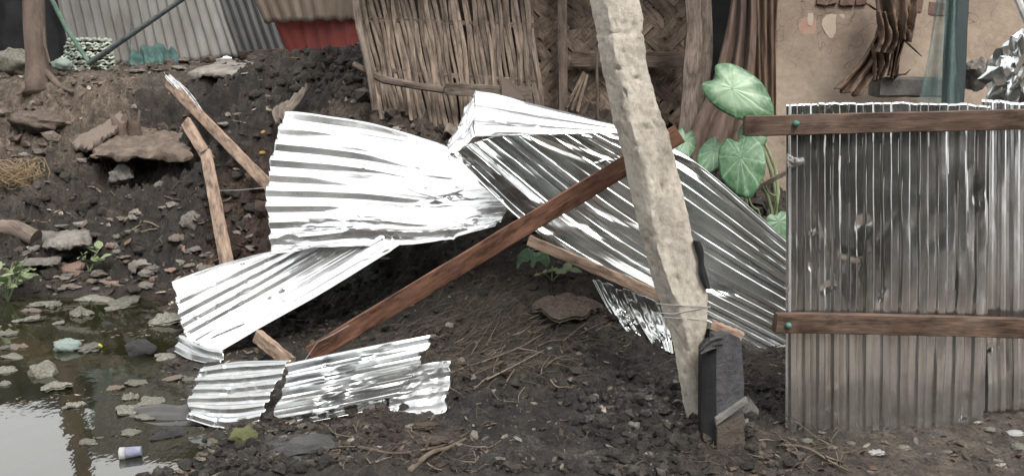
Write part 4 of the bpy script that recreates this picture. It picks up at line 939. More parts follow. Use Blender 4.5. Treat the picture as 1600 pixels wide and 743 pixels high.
g = Geo(); g.tube([at(205, 30, 9.0), at(201, 108, 8.7)], .007, 6); o = g.build('thin_rod', M['dark_pole']); tag(o, 'thin upright rod standing before the tin shack', 'rod')
nb = thing('net_bundle', 'stacked pale green folded netting against the tin shack', 'netting', at(140, 106, 8.8))
r = random.Random(9)
for k in range(11):
    v = 108 - k * 4.4; P = net([[(92 + k * 1.3, v, 8.7), (135, v + r.uniform(-2, 2), 8.66), (182 - k * .8, v, 8.7)], [(98 + k, v - 2.5, 8.95), (138, v - 3, 8.95), (180 - k * .6, v - 2.5, 8.95)]], 40, 8)
    S, T = np.meshgrid(np.linspace(0, 1, 40), np.linspace(0, 1, 8)); P[..., 2] += .016 * np.sin(S * 50 + k * 2) * (.6 + .5 * fbm(S * 5, T * 3, k * 1.1, 2)) ; P[..., 1] += .05 * fbm(S * 7, T, k * 2.2, 2)
    g = Geo(); g.grid(P); g.build('fold', M['net'], nb, sharp=0, solid=.022)
drape('plastic_sheet', [[(206, 84, 8.85), (238, 70, 8.9), (276, 80, 8.85)], [(202, 95, 8.7), (240, 86, 8.7), (280, 96, 8.7)], [(204, 106, 8.6), (240, 104, 8.6), (278, 103, 8.6)]], M['teal'], 3.5, .035, 4.4, 'teal plastic sheet heaped against the tin shack', 'plastic sheet', ns=50, nt=30)
lump('tarpaulin_heap', 25, 112, 70, 44, 'pale_scrap', 'grey crumpled tarpaulin heap behind the tree trunk', 'tarpaulin', 4, 'rag', y=8.7, sink=.2)
lump('rag', 98, 104, 34, 20, 'cyan_bag', 'pale green rag beside the tree trunk', 'rag', 5, 'rag', y=8.3)
def slab(name, pts, thick, mat, label, cat, seed=0, amp=.02, nn=56, parent=None):
    """flat broken slab: 4 photo corners (u,v,y), thick metres"""
    c4 = [np.array(at(*q)) for q in pts]
    S, T = np.meshgrid(np.linspace(0, 1, nn), np.linspace(0, 1, nn))
    e = .09; S2 = S + e * fbm(T * 4, S * 0 + seed, 1.1, 3) * (np.abs(S - .5) * 2) ** 3; T2 = T + e * 1.5 * fbm(S * 5, T * 0 + seed, 5.1, 3) * (np.abs(T - .5) * 2) ** 3
    P = ((c4[0] * (1 - S2)[..., None] + c4[1] * S2[..., None]) * (1 - T2)[..., None] + (c4[3] * (1 - S2)[..., None] + c4[2] * S2[..., None]) * T2[..., None])
    top = P.copy(); top[..., 2] += amp * fbm(S * 6, T * 6, seed + .5, 5, gain=.6); rimf = (np.maximum(np.abs(S - .5), np.abs(T - .5)) * 2) ** 10; top[..., 2] -= rimf * thick * .4
    bot = P.copy(); bot[..., 2] -= thick * (1 + .4 * fbm(S * 4, T * 4, seed + 3.3, 3))
    g = Geo(); g.grid(top); g.grid(bot, flip=True)
    idx = [(0, j) for j in range(nn)] + [(i, nn - 1) for i in range(1, nn)] + [(nn - 1, j) for j in range(nn - 2, -1, -1)] + [(i, 0) for i in range(nn - 2, 0, -1)]
    k = len(idx)
    ra = np.array([[top[i] for i in idx], [top[i] * .5 + bot[i] * .5 + np.array((0, -.012, 0)) for i in idx], [bot[i] for i in idx]]); g.grid(ra, closed=True)
    o = g.build(name, mat, parent, sharp=65)
    return tag(o, label, cat) if label else o
slab('stone_slab', [(345, 93, 8.5), (416, 92, 8.35), (375, 112, 7.85), (294, 108, 8.0)], .07, M['stone'], 'flat grey stone slab at the top of the bank', 'slab', 1, .006)
M['earth_slab'] = rough_mat('caked brown earth', [(0.3, (0.055, 0.043, 0.034)), (0.55, (0.14, 0.11, 0.088)), (0.8, (0.25, 0.2, 0.165))], 9, bmp=1.0, bdist=.025, bscale=22)
slab('earth_slab', [(165, 200, 7.7), (300, 198, 7.6), (296, 240, 6.98), (142, 236, 7.05)], .06, M['earth_slab'], 'overhanging brown slab of caked earth halfway up the left bank', 'slab', 2, .03)
slab('bark_slab', [(110, 222, 7.4), (190, 170, 7.7), (200, 184, 7.5), (140, 226, 7.15)], .05, M['old_wood'], 'curled strip of bark along the edge of the caked earth slab', 'bark', 4, .02)
for k, (u, v, w, h, lab) in enumerate([(188, 198, 28, 28, 'broken root stub curling up behind the caked earth slab'), (212, 196, 22, 34, 'hollow root stub standing on the caked earth slab')]):
    g = Geo(); c = at(u, v + h / 2, 7.45); n_ = 14
    pr = [(w * .5, 0), (w * .42, h * .5), (w * .5, h), (w * .36, h * .98), (w * .3, h * .3)]
    g.grid(np.array([[tuple(c + Vector((px(a_, 7.45) * math.cos(t), px(a_, 7.45) * .7 * math.sin(t), px(z_, 7.45) * (1 + .3 * math.sin(2 * t + k))))) for t in np.linspace(0, 2 * math.pi, n_ + 1)[:-1]] for a_, z_ in pr]), closed=True); o = g.build('root_stub', M['bark'], sharp=0); tag(o, lab, 'root')
lump('sandbag', 66, 194, 110, 36, 'earth_slab', 'low mound of caked earth like a sandbag under the tree', 'earth mound', 1, 'rag', sink=.4)
lump('stone_block', 186, 276, 50, 30, 'stone', 'grey stone propping the caked earth slab', 'stone', 5, y=7.1)
lump('stone', 297, 352, 44, 42, 'stone', 'squarish pale stone standing below the broken batten', 'stone', 6, deep=.06)
lump('stone', 40, 200, 44, 20, 'stone', 'buried stone below the tree trunk', 'stone', 1)
slab('stone_slab', [(66, 360, 6.6), (140, 356, 6.55), (140, 372, 6.35), (70, 378, 6.4)], .06, M['stone'], 'flat pale stone slab beside the log end', 'slab', 6, .012)
slab('stone_slab', [(36, 402, 6.42), (96, 400, 6.4), (90, 408, 6.28), (36, 410, 6.3)], .03, M['stone'], 'thin pale slab lying above the broken brick', 'slab', 7, .008)
lump('broken_brick', 112, 428, 66, 42, 'brick', 'pinkish broken brick at the pond shore', 'brick', 3, deep=.09)
g = Geo(); g.tube([ground_at(-30, 370) + Vector((0, .1, .06)), ground_at(20, 374) + Vector((0, .05, .07)), ground_at(58, 384) + Vector((0, 0, .06))], [.075, .072, .066], 14, wob=.05); o = g.build('log', M['old_wood'], sharp=50); tag(o, 'sawn grey log end poking in at the left shore', 'log')
# earthen heaps on the bank below the red sheet
drape('muddy_rag', [[(440, 170, 6.85), (482, 134, 6.95)], [(425, 176, 6.75), (474, 150, 6.85)], [(432, 196, 6.6), (455, 172, 6.7)]], M['rag'], 4, .025, 6.6, 'grey muddy rag draped below the dark clod heap', 'rag', ns=40, nt=24)
lump('muddy_cloth', 888, 480, 96, 30, 'earth_slab', 'muddy brown cloth spread over the crest of the mound', 'cloth', 3, 'scrap', sink=.42, rz=.3)
drape('muddy_cloth', [[(700, 196, 6.5), (830, 196, 6.4)], [(690, 210, 6.4), (835, 206, 6.3)]], M['rag'], 6, .02, 9.6, 'brown cloth trodden into the foot of the bamboo wall', 'cloth', ns=50, nt=16)

# ------------------------------------------------------------------ plants
m, n, l, b = mk('taro leaf')
tc = n.new('ShaderNodeTexCoord'); sx = n.new('ShaderNodeSeparateXYZ'); l.new(tc.outputs['UV'], sx.inputs[0])
def math_(op, a, b_=None, c_=None):
    q = n.new('ShaderNodeMath'); q.operation = op
    for i, x in enumerate((a, b_, c_)):
        if x is None: continue
        if hasattr(x, 'is_output'): l.new(x, q.inputs[i])
        else: q.inputs[i].default_value = x
    return q.outputs[0]
vecu = coords(n, l, 'UV', (6, 2, 1)); wob = noise(n, l, vecu, 3, 4, .6)
vein = math_('ABSOLUTE', math_('SINE', math_('MULTIPLY_ADD', sx.outputs[0], math.pi * 9, math_('MULTIPLY', wob, .9))))
vm = ramp(n, l, vein, [(0.05, (1, 1, 1)), (0.28, (0, 0, 0))]).outputs[0]
base = ramp(n, l, noise(n, l, coords(n, l, 'UV', (9, 3, 1)), 3, 6, .7), [(0.3, (0.02, 0.075, 0.035)), (0.7, (0.075, 0.16, 0.075))]).outputs[0]
pale_c = (0.26, 0.37, 0.25)  # pale centre painting in the leaf's whitish glossy reflection
mot = ramp(n, l, noise(n, l, coords(n, l, 'Object', (1, 1, 1)), 34, 7, .7), [(0.5, (0, 0, 0)), (0.62, (1, 1, 1))]).outputs[0]
c = mixc(n, l, math_('MULTIPLY', vm, .55), base, (0.2, 0.32, 0.19))
c = mixc(n, l, math_('MULTIPLY', mot, .5), c, (0.16, 0.24, 0.14))
atr = n.new('ShaderNodeAttribute'); atr.attribute_name = 'pale'
rad = math_('ADD', sx.outputs[1], math_('MULTIPLY_ADD', wob, .5, -.25))
cen_ = ramp(n, l, rad, [(0.5, (1, 1, 1)), (0.85, (0, 0, 0))]).outputs[0]
c = mixc(n, l, math_('MULTIPLY', cen_, atr.outputs['Fac']), c, pale_c)
l.new(c, b.inputs['Base Color']); b.inputs['Roughness'].default_value = .42; b.inputs['Specular IOR Level'].default_value = .5
bump(n, l, b, vein, .25, .01)
M['taro'] = m
def taro_leaf(parent, base_p, tip_p, halfw, tilt, pale, seed, name='leaf'):
    bp, tp = np.array(base_p), np.array(tip_p); ax = bp - tp; Ln = np.linalg.norm(ax); ax /= Ln
    cen = (bp + tp) / 2; view = np.array((0, 0, CAM_H)) - cen; view /= np.linalg.norm(view)
    N = view + np.array(tilt); N -= ax * (N @ ax); N /= np.linalg.norm(N); X = np.cross(ax, N)
    nr, nt = 12, 56; R_, TH = np.meshgrid(np.linspace(0, 1, nr), np.linspace(-math.pi, math.pi, nt, endpoint=False), indexing='ij')
    x = np.sin(TH) * (1 + .12 * np.cos(TH)) ; y = np.cos(TH) * .98
    x *= 1 - .38 * np.clip(-np.cos(TH), 0, 1) ** 3; y -= .30 * np.exp(-(TH / .3) ** 2)
    rip = 1 + .04 * perlin(TH * 3, TH * 0 + seed, .3)
    h = .10 * Ln * (-(R_ ** 2) * .6 + .10 * R_ ** 2 * np.sin(TH * 7 + seed) + .13 * R_ * fbm(TH * 2.5, R_ * 3, seed, 2) + .12 * R_ * np.abs(np.sin(TH * 4.5)))
    P = cen + np.array(ax) * .12 * Ln + (X * ((x * rip * R_)[..., None] * halfw)) + ax * ((y * rip * R_)[..., None] * Ln * .56 - (.12 * Ln * R_)[..., None]) + N * h[..., None]
    g = Geo(); g.grid(P, np.stack([(TH + math.pi) / (2 * math.pi), R_], -1), closed=True)
    o = g.build(name, M['taro'], parent, sharp=0, solid=.002)
    pa = o.data.attributes.new('pale', 'FLOAT', 'POINT'); pa.data.foreach_set('value', [pale] * len(o.data.vertices))
    return Vector(cen + ax * .12 * Ln)
def stalk(parent, pts, r0=.012):
    g = Geo(); g.tube(cr([tuple(p) for p in pts], 10), np.linspace(r0, r0 * .6, 10), 7); return g.build('stalk', M['leaf_small'], parent)
pt = thing('taro_plant', 'tall taro plant with large pale veined leaves beside the fence', 'plant', Vector((at(1190, 380, 5.35).x, 5.35, gz(at(1190, 380, 5.35).x, 5.35))))
root = Vector(pt.location)
c = taro_leaf(pt, at(1106, 114, 5.25), at(1205, 178, 5.15), .135, (0, 0, .25), 1.0, 1.3); stalk(pt, [root, at(1216, 300, 5.4), at(1190, 215, 5.4), c])
c = taro_leaf(pt, at(1152, 210, 5.2), at(1166, 304, 5.05), .135, (-.2, 0, .2), .12, 2.7); stalk(pt, [root, at(1206, 330, 5.3), at(1175, 270, 5.3), c])
c = taro_leaf(pt, at(1190, 196, 5.3), at(1160, 228, 5.25), .09, (.3, 0, .2), .5, 3.1); stalk(pt, [root, at(1212, 320, 5.35), at(1195, 240, 5.35), c])
c = taro_leaf(pt, at(1074, 200, 5.45), at(1066, 250, 5.35), .07, (.3, 0, .4), .3, 4.1)
c = taro_leaf(pt, at(1128, 215, 5.4), at(1098, 268, 5.3), .09, (-.2, 0, .5), .15, 5.1); stalk(pt, [root, at(1165, 310, 5.42), at(1135, 262, 5.4), c])
c = taro_leaf(pt, at(1212, 330, 5.2), at(1226, 372, 5.15), .08, (.3, 0, .4), .1, 6.1)
for (u, v) in [(1174, 320), (1200, 300)]: stalk(pt, [root, at(u + 14, v + 20, 5.3), at(u, v, 5.3), at(u - 14, v - 40, 5.3)], .008)
sh_ = thing('taro_plant', 'shaded taro plant under the tin sheets beside the plank', 'plant', at(830, 430, 5.45)); root = Vector(sh_.location)
for (b_, t_, hw) in [((838, 388, 5.35), (826, 438, 5.25), .1), ((858, 404, 5.4), (880, 440, 5.3), .07), ((812, 396, 5.5), (792, 430, 5.45), .06), ((900, 424, 5.4), (925, 440, 5.35), .035)]:
    c = taro_leaf(sh_, at(*b_), at(*t_), hw, (0, 0, .4), .1, b_[0] * .1); stalk(sh_, [root, c], .006)
_lf = Geo(); S_, T_ = np.meshgrid(np.linspace(0, 1, 7), np.linspace(-1, 1, 5)); wv = np.sin(np.pi * np.clip(S_, .02, .98) ** .9) * .3
_lf.grid(np.stack([S_, T_ * wv, .12 * np.abs(T_) * wv * 2 - .15 * S_ ** 2], -1)); weed_mesh = _lf.mesh('weed_leaf', sharp=0); weed_mesh.materials.append(M['leaf_small'])
def weed(label, u, v, spread, height, nl, size, seed, group=None):
    r_ = random.Random(seed); p = ground_at(u, v); t = thing('weed', label, 'weed', p, group)
    g = Geo(); tips = []
    for k in range(max(3, nl // 4)):
        a = r_.uniform(0, 6.28); tip = p + Vector((math.cos(a) * spread * r_.uniform(.3, 1), math.sin(a) * spread * .6, height * r_.uniform(.5, 1))); tips.append(tip)
        g.tube([p, p.lerp(tip, .5) + Vector((0, 0, height * .15)), tip], [.006, .005, .003], 5)
    g.build('stem', M['leaf_small'], t)
    for k in range(nl):
        tip = tips[k % len(tips)]; q = p.lerp(tip, r_.uniform(.45, 1)); o = bpy.data.objects.new('leaf', weed_mesh); COL.objects.link(o)
        s_ = size * r_.uniform(.6, 1.2); o.scale = (s_, s_, s_); o.rotation_euler = (r_.uniform(-.6, .6), r_.uniform(-.9, .2), r_.uniform(0, 6.28)); o.location = q; put(o, t)
    return t
weed('leafy green weed at the left edge of the pond shore', 12, 470, .2, .34, 44, .11, 1)
weed('small green weed growing over the pinkish brick', 140, 425, .1, .2, 14, .1, 2)
weed('sparse green weed under the tin sheet on the mound', 862, 440, .12, .12, 10, .08, 3)

ORD = ['nearest', 'second nearest', 'third nearest', 'fourth nearest', 'fifth nearest', 'sixth nearest', 'seventh nearest', 'eighth nearest', 'ninth nearest', 'tenth nearest', 'eleventh nearest', 'twelfth nearest', 'thirteenth nearest', 'fourteenth nearest', 'fifteenth nearest', 'sixteenth nearest', 'seventeenth nearest', 'eighteenth nearest'] + [f'{q} nearest' for q in ('nineteenth', 'twentieth', 'farthest but four', 'farthest but three', 'farthest but two', 'farthest but one', 'last')]
def name_by_place(items, marks, what):
    """items: (object, u, v); each is told apart by the landmark it lies closest to, on which side, and how close"""
    bins = {}
    for o, u, v in items:
        k = min(marks, key=lambda m: (m[0] - u) ** 2 + (2 * (m[1] - v)) ** 2); du, dv = u - k[0], 2 * (v - k[1])
        side = ('to the right of' if du > 0 else 'to the left of') if abs(du) > abs(dv) else ('in front of' if dv > 0 else 'beyond')
        bins.setdefault((k[2], side), []).append((du * du + dv * dv, o))
    for (mark, side), l_ in bins.items():
        for i, (d, o) in enumerate(sorted(l_, key=lambda q: q[0])):
            o['label'] = f'{what}, {ORD[i]} {side} {mark}'
POND = [(106, 545, 'the green bag'), (222, 552, 'the black bag'), (64, 584, 'the striped sack'), (203, 706, 'the paper cup'), (18, 470, 'the leafy weed'), (112, 440, 'the pinkish brick'), (268, 480, 'the sloping tin'), (300, 640, 'the small torn sheet')]
BANK = [(112, 428, 'the pinkish brick'), (297, 352, 'the squarish stone'), (220, 230, 'the caked earth slab'), (60, 130, 'the tree trunk'), (350, 105, 'the stone slab'), (420, 300, 'the big bright sheet'), (345, 340, 'the lower batten'), (640, 205, 'the bamboo wall'), (28, 290, 'the straw tangle'), (20, 372, 'the log')]
MUD = [(880, 485, 'the muddy cloth'), (1095, 690, 'the pole foot'), (690, 620, 'the crushed scrap'), (685, 715, 'the thickest branch'), (382, 688, 'the olive bag'), (550, 640, 'the torn sheet'), (780, 560, 'the longest root'), (1000, 540, 'the hanging strip')]
FOOT = [(1230, 690, 'the left fence foot'), (1140, 735, 'the post stump'), (1536, 690, 'the right fence foot'), (1390, 692, 'the middle of the fence'), (1290, 722, 'the curved branch')]
# ------------------------------------------------------------------ rubbish afloat on the pond
lump('plastic_bag', 106, 545, 52, 26, 'cyan_bag', 'pale green plastic bag floating beside the yellow wrapper', 'plastic bag', 1, 'rag', z=0, sink=.3)
w1 = lump('wrapper', 140, 546, 42, 14, 'pale_scrap', 'cream wrapper with a yellow end floating beside the green bag', 'wrapper', 2, 'rag', z=0, sink=.3)
o = lump('yellow_end', 152, 543, 18, 10, 'yellow', None, None, 3, 'rag', z=0.004, sink=.2); o.parent = w1; o.matrix_parent_inverse = (Matrix.LocRotScale(w1.location, w1.rotation_euler, w1.scale)).inverted()
lump('plastic_bag', 222, 552, 62, 34, 'dark_scrap', 'glossy black plastic bag floating in the pond', 'plastic bag', 4, 'rag', z=0, sink=.3)
lump('sack', 64, 584, 66, 30, 'pale_scrap', 'striped pale sack floating low in the pond', 'sack', 5, 'stone', z=0, sink=.3)
lump('plastic_bag', 382, 688, 52, 32, 'moss_bag', 'olive green plastic bag on the mud before the torn sheet', 'plastic bag', 6, 'rag', sink=.25)
lump('dark_bag', 470, 700, 150, 26, 'dark_scrap', 'flat black plastic trodden into the mud before the sheets', 'plastic', 2, 'rag', sink=.42)
cup = thing('paper_cup', 'crushed blue and white paper cup lying at the pond edge', 'cup', onz(203, 712, 0))
c0 = onz(203, 706, .02); ax = Vector((1, .25, .05)).normalized(); sd = ax.cross(Vector((0, 0, 1))).normalized(); upc = sd.cross(ax)
def ring(t, r0, k=18): t, r0 = t * .8, r0 * .8; return [tuple(c0 + ax * t + (sd * math.cos(a) * r0 + upc * math.sin(a) * r0 * .85)) for a in np.linspace(0, 2 * math.pi, k + 1)[:-1]]
g = Geo(); g.grid(np.array([ring(-.02, .034), ring(.02, .031), ring(.056, .027), ring(.058, .001)]), closed=True); M['blue'] = rough_mat('blue printed paper', [(0.3, (.12, .13, .19)), (0.7, (.24, .25, .33))], 20, rough=.6); g.build('body', M['blue'], cup, solid=.001)
g = Geo(); g.grid(np.array([ring(-.05, .037), ring(-.048, .038), ring(-.02, .0345)]), closed=True); g.build('rim', M['white_plastic'], cup, solid=.001)
FL = [(66, 476, 34, 9), (50, 486, 26, 8), (84, 478, 22, 14), (110, 479, 42, 10), (126, 492, 34, 20), (30, 502, 24, 9), (50, 500, 46, 15), (13, 506, 20, 11), (92, 504, 18, 10), (168, 505, 14, 5),
      (12, 522, 28, 22), (44, 532, 26, 16), (8, 544, 22, 14), (28, 542, 28, 10), (22, 558, 30, 8), (6, 572, 24, 10), (14, 578, 26, 9), (84, 606, 34, 24), (8, 600, 20, 12), (250, 491, 26, 14), (262, 503, 36, 18), (272, 546, 26, 6),
      (262, 558, 26, 8), (196, 590, 30, 10), (214, 598, 34, 9), (180, 606, 26, 8), (120, 632, 28, 9), (150, 634, 36, 14), (104, 636, 14, 8), (206, 640, 32, 12), (228, 652, 42, 12), (182, 672, 34, 18), (206, 676, 28, 16), (262, 678, 34, 16),
      (138, 690, 36, 14), (176, 684, 26, 12), (296, 594, 24, 9), (270, 590, 24, 6), (205, 622, 20, 18), (60, 462, 40, 8), (150, 468, 44, 10), (190, 474, 40, 10), (200, 462, 26, 10), (120, 462, 34, 10), (176, 482, 30, 7), (160, 624, 20, 6), (236, 628, 26, 8), (300, 690, 24, 8)]
_it = []
for i, (u, v, w, h) in enumerate(FL):
    if i % 4 == 3: continue
    w, h = w * (.7 + .6 * random.random()), h * (.6 + .6 * random.random())
    _o = lump('floating_scrap', u, v, w * 1.25, h * 1.05, ('pale_scrap', 'rag', 'pale_scrap', 'dark_scrap', 'pale_scrap', 'pale_scrap')[i % 6], 'pale scrap of silted rubbish afloat on the murky pond', 'rubbish', i % 13, 'rag' if i % 6 == 0 else 'scrap', 'rubbish afloat on the pond', z=0, sink=.46 if i % 6 else .4); _it.append((_o, u, v))
name_by_place(_it, POND, 'pale scrap afloat')
# stones and chips on the bank
ST = [(128, 352, 26, 14), (100, 356, 30, 12), (64, 366, 22, 10), (220, 418, 46, 26), (240, 424, 26, 20), (206, 422, 24, 20), (180, 388, 16, 16), (155, 412, 16, 14), (150, 420, 22, 16), (250, 294, 22, 22), (246, 292, 12, 10), (268, 322, 24, 12), (255, 326, 18, 8),
      (210, 335, 34, 16), (40, 246, 24, 14), (60, 240, 24, 12), (130, 252, 20, 10), (20, 98, 18, 10), (210, 168, 14, 9), (230, 174, 12, 7), (250, 112, 26, 8), (280, 108, 34, 9), (215, 112, 30, 7), (350, 196, 24, 10), (372, 182, 22, 12), (356, 182, 14, 10), (300, 158, 20, 8),
      (395, 260, 16, 8), (170, 352, 14, 8), (190, 446, 40, 10), (225, 448, 36, 10), (160, 440, 30, 10), (110, 372, 22, 8), (300, 392, 36, 12), (325, 402, 30, 18), (620, 203, 24, 10), (645, 198, 16, 10), (600, 178, 22, 12), (555, 160, 26, 9), (372, 365, 20, 10), (392, 390, 24, 12), (385, 345, 22, 18), (404, 330, 18, 12)]
_it = []
for i, (u, v, w, h) in enumerate(ST):
    _o = lump('stone', u, v, w, h, 'stone', 'loose stone lying on the muddy bank above the pond', 'stone', group='stones on the bank', sink=.3); _it.append((_o, u, v))
name_by_place(_it, BANK, 'loose grey stone')
_it = []; r = random.Random(77)
for i in range(64):
    u, v = (r.uniform(395, 560), r.uniform(98, 172)) if i < 34 else ((r.uniform(318, 412), r.uniform(190, 390)) if i < 50 else (r.uniform(60, 260), r.uniform(262, 400)))
    if 440 < u and v > 150: v -= 30
    w = r.uniform(14, 30); _o = lump('earth_clod', u, v, w, w * r.uniform(.55, .85), 'heap', 'dark earth clod', 'clod', r.randint(0, 6), 'rag', 'earth clods on the bank', sink=.36, rz=r.uniform(0, 6)); _it.append((_o, u, v))
name_by_place(_it, BANK + [(480, 110, 'the red tin'), (445, 160, 'the muddy rag'), (560, 140, 'the bent branch')], 'dark earth clod')
ST2 = [(838, 738, 16, 14), (1058, 722, 14, 14), (740, 684, 18, 22), (700, 690, 16, 12), (718, 696, 14, 10), (772, 612, 10, 10), (782, 556, 10, 8), (720, 564, 18, 10), (740, 596, 14, 18), (805, 602, 12, 16), (905, 556, 18, 12), (990, 666, 24, 18), (1030, 668, 22, 14), (1040, 660, 14, 10),
       (1000, 648, 14, 7), (620, 726, 18, 8), (545, 716, 14, 8), (915, 600, 12, 8), (690, 522, 26, 20), (678, 530, 20, 16), (700, 510, 22, 12), (1085, 690, 28, 34), (930, 620, 14, 10), (640, 668, 20, 10), (860, 690, 18, 9), (955, 700, 22, 9)]
_it = []
for i, (u, v, w, h) in enumerate(ST2):
    _o = lump('mud_stone', u, v, w, h, 'stone' if i % 3 else 'soil_clod', 'small stone lying on the dark mud mound', 'stone', group='stones on the mound', sink=.3); _it.append((_o, u, v))
name_by_place(_it, MUD, 'small muddy stone')
lump('brown_rag', 665, 668, 52, 14, 'earth_slab', 'brown rag scrap beside the crushed tin scrap', 'rag', 2, 'rag', sink=.3)
lump('pale_clod', 676, 690, 60, 16, 'earth_slab', 'pale crumbled clod on the near mud beside the thickest branch', 'clod', 4, 'rag', sink=.38)
lump('dirty_wrapper', 590, 704, 30, 10, 'white_plastic', 'dirty white wrapper on the near mud', 'wrapper', 2, 'scrap', sink=.4)
SF = [(1370, 708, 30, 8), (1546, 672, 22, 8), (1585, 678, 30, 10), (1590, 700, 26, 12), (1450, 710, 14, 5), (1412, 700, 22, 7), (1360, 738, 16, 6), (1545, 692, 12, 6), (1300, 700, 22, 8), (1260, 690, 24, 9), (1330, 694, 20, 8), (1480, 706, 18, 5), (1236, 704, 20, 9), (1560, 720, 20, 5)]
_it = []
for i, (u, v, w, h) in enumerate(SF):
    _o = lump('litter_scrap', u, v, w, h, 'pale_scrap' if i % 2 else 'white_plastic' if i < 3 else 'rag', 'scrap of litter on the trodden earth before the tin fence', 'litter', None, 'rag', 'litter before the fence', sink=.3); _it.append((_o, u, v))
name_by_place(_it, FOOT, 'litter scrap')
for k, (u, v) in enumerate([(410, 240), (412, 208), (640, 470), (482, 476)][:2]):
    lump('fallen_leaf', u, v, 12, 7, 'leafy_yellow', ['orange fallen leaf left of the big bright sheet', 'yellow fallen leaf higher on the dark bank'][k], 'leaf', k, 'rag')
# straw tangle
sg = Geo(); r = random.Random(3); c = ground_at(28, 292)
for k in range(46):
    a = r.uniform(0, 6.28); R0 = r.uniform(.05, .26); pts = [c + Vector((math.cos(a + t * 1.2) * R0 * r.uniform(.5, 1.4), math.sin(a + t * 1.2) * R0 * .7, -.02 + r.uniform(0, .26))) for t in range(5)]
    sg.tube(cr([tuple(p) for p in pts], 9), .003, 4, cap=False)
o = sg.build('straw_tangle', M['straw']); tag(o, 'tangle of tan straw at the left edge of the bank', 'straw')

# twigs
def twig(pts, r0, label, group=None, mat='twig', lift=.012, branches=0, seed=0):
    r_ = random.Random(seed); P = []
    for (u, v) in pts: p = ground_at(u, v); P.append(p + Vector((0, 0, lift + r_.uniform(0, .012))))
    C_ = cr([tuple(p) for p in P], 4 * len(P)); g = Geo(); g.tube(C_, np.linspace(r0, r0 * .45, len(C_)), 6, wob=.12, seed=seed)
    for b_ in range(branches):
        i = r_.randint(2, len(C_) - 3); p = Vector(C_[i]); d = Vector((r_.uniform(-.1, .1), r_.uniform(-.08, .08), r_.uniform(0, .05))); g.tube([p, p + d * .6 + Vector((0, 0, .01)), p + d], [r0 * .5, r0 * .4, r0 * .2], 5)
    o = g.build('twig', M[mat], sharp=0); return tag(o, label, 'twig', group)
twig([(640, 740), (672, 716), (700, 706), (728, 690)], .013, 'thickest branch lying at the bottom of the mud', seed=1)
twig([(560, 706), (620, 716), (690, 700), (735, 678)], .008, 'long dark branch behind the thickest one on the mud', mat='bark', branches=3, seed=2)
twig([(1222, 700), (1260, 706), (1300, 728), (1325, 742)], .007, 'curved thin branch on the earth below the fence', branches=2, seed=3)
twig([(700, 588), (760, 566), (810, 548), (850, 524)], .006, 'longest pale root lying across the mound', seed=4, branches=3)
r = random.Random(12); _it = []
for k, (u, v, du, dv) in enumerate([(720, 600, 70, -34), (740, 612, 60, -28), (760, 600, 90, -50), (810, 548, 40, 8), (770, 588, 20, -46), (880, 538, 40, -30), (905, 528, 50, -26), (930, 520, 40, -24), (845, 590, 14, -30), (790, 606, 14, -26), (820, 610, -10, 24), (735, 560, 40, -60), (760, 545, 20, -40),
                                (710, 540, 60, -30), (700, 620, -8, -34), (860, 600, 30, 10), (950, 500, 30, -14), (975, 514, 30, -20), (840, 545, 50, -10), (690, 600, 30, 20), (770, 620, 30, 14), (880, 560, -30, 20), (800, 530, 36, -24), (825, 505, 40, -10), (870, 515, 40, -14)]):
    _o = twig([(u, v), (u + du * .5 + r.uniform(-5, 5), v + dv * .5 + r.uniform(-5, 5)), (u + du, v + dv)], r.uniform(.0025, .0055), 'thin pale root lying on the slope of the mound', 'roots on the mound', branches=k % 3, seed=k); _it.append((_o, u + du / 2, v + dv / 2))
name_by_place(_it, MUD, 'thin pale root'); _it = []
for k in range(26):
    u, v = r.uniform(440, 760), r.uniform(676, 735); du = r.uniform(-40, 40); dv = r.uniform(-14, 14)
    _o = twig([(u, v), (u + du * .5, v + dv * .5 + r.uniform(-4, 4)), (u + du, v + dv)], r.uniform(.002, .005), 'thin twig on the mud before the torn sheets', 'twigs on the near mud', branches=k % 3, seed=100 + k); _it.append((_o, u + du / 2, v + dv / 2))
name_by_place(_it, MUD, 'thin twig'); _it = []
for k in range(30):
    u, v = r.uniform(1180, 1340), r.uniform(680, 740); du = r.uniform(-30, 30); dv = r.uniform(-10, 10)
    _o = twig([(u, v), (u + du * .5, v + dv * .5 + r.uniform(-3, 3)), (u + du, v + dv)], r.uniform(.002, .004), 'thin twig on the earth at the foot of the fence', 'twigs by the fence', branches=k % 2, seed=200 + k); _it.append((_o, u + du / 2, v + dv / 2))
name_by_place(_it, FOOT, 'thin twig'); _it = []
for k in range(34):
    u, v = r.uniform(20, 400), r.uniform(250, 440); du = r.uniform(-26, 26); dv = r.uniform(-12, 12)
    _o = twig([(u, v), (u + du * .5, v + dv * .5 + r.uniform(-4, 4)), (u + du, v + dv)], r.uniform(.004, .009), 'twig strewn over the rubble bank above the pond', 'twigs on the bank', branches=k % 2, seed=300 + k, lift=.02); _it.append((_o, u + du / 2, v + dv / 2))
name_by_place(_it, BANK, 'strewn twig'); _it = []
_it = []; r = random.Random(91)
for i in range(70):
    u, v = r.uniform(0, 335), 452 - 130 * r.random() ** 1.6
    w = r.uniform(9, 30); k_ = r.choice(['stone', 'stone', 'pale_scrap', 'rag', 'heap', 'earth_slab', 'brick'])
    _o = lump('rubble_piece', u, v, w, w * r.uniform(.25, .6), k_, 'rubble piece', 'rubble', r.randint(0, 9), r.choice(['stone', 'scrap', 'rag']), 'rubble along the shore', sink=.36, rz=r.uniform(0, 6)); _it.append((_o, u, v))
name_by_place(_it, BANK, 'rubble piece on the shore')
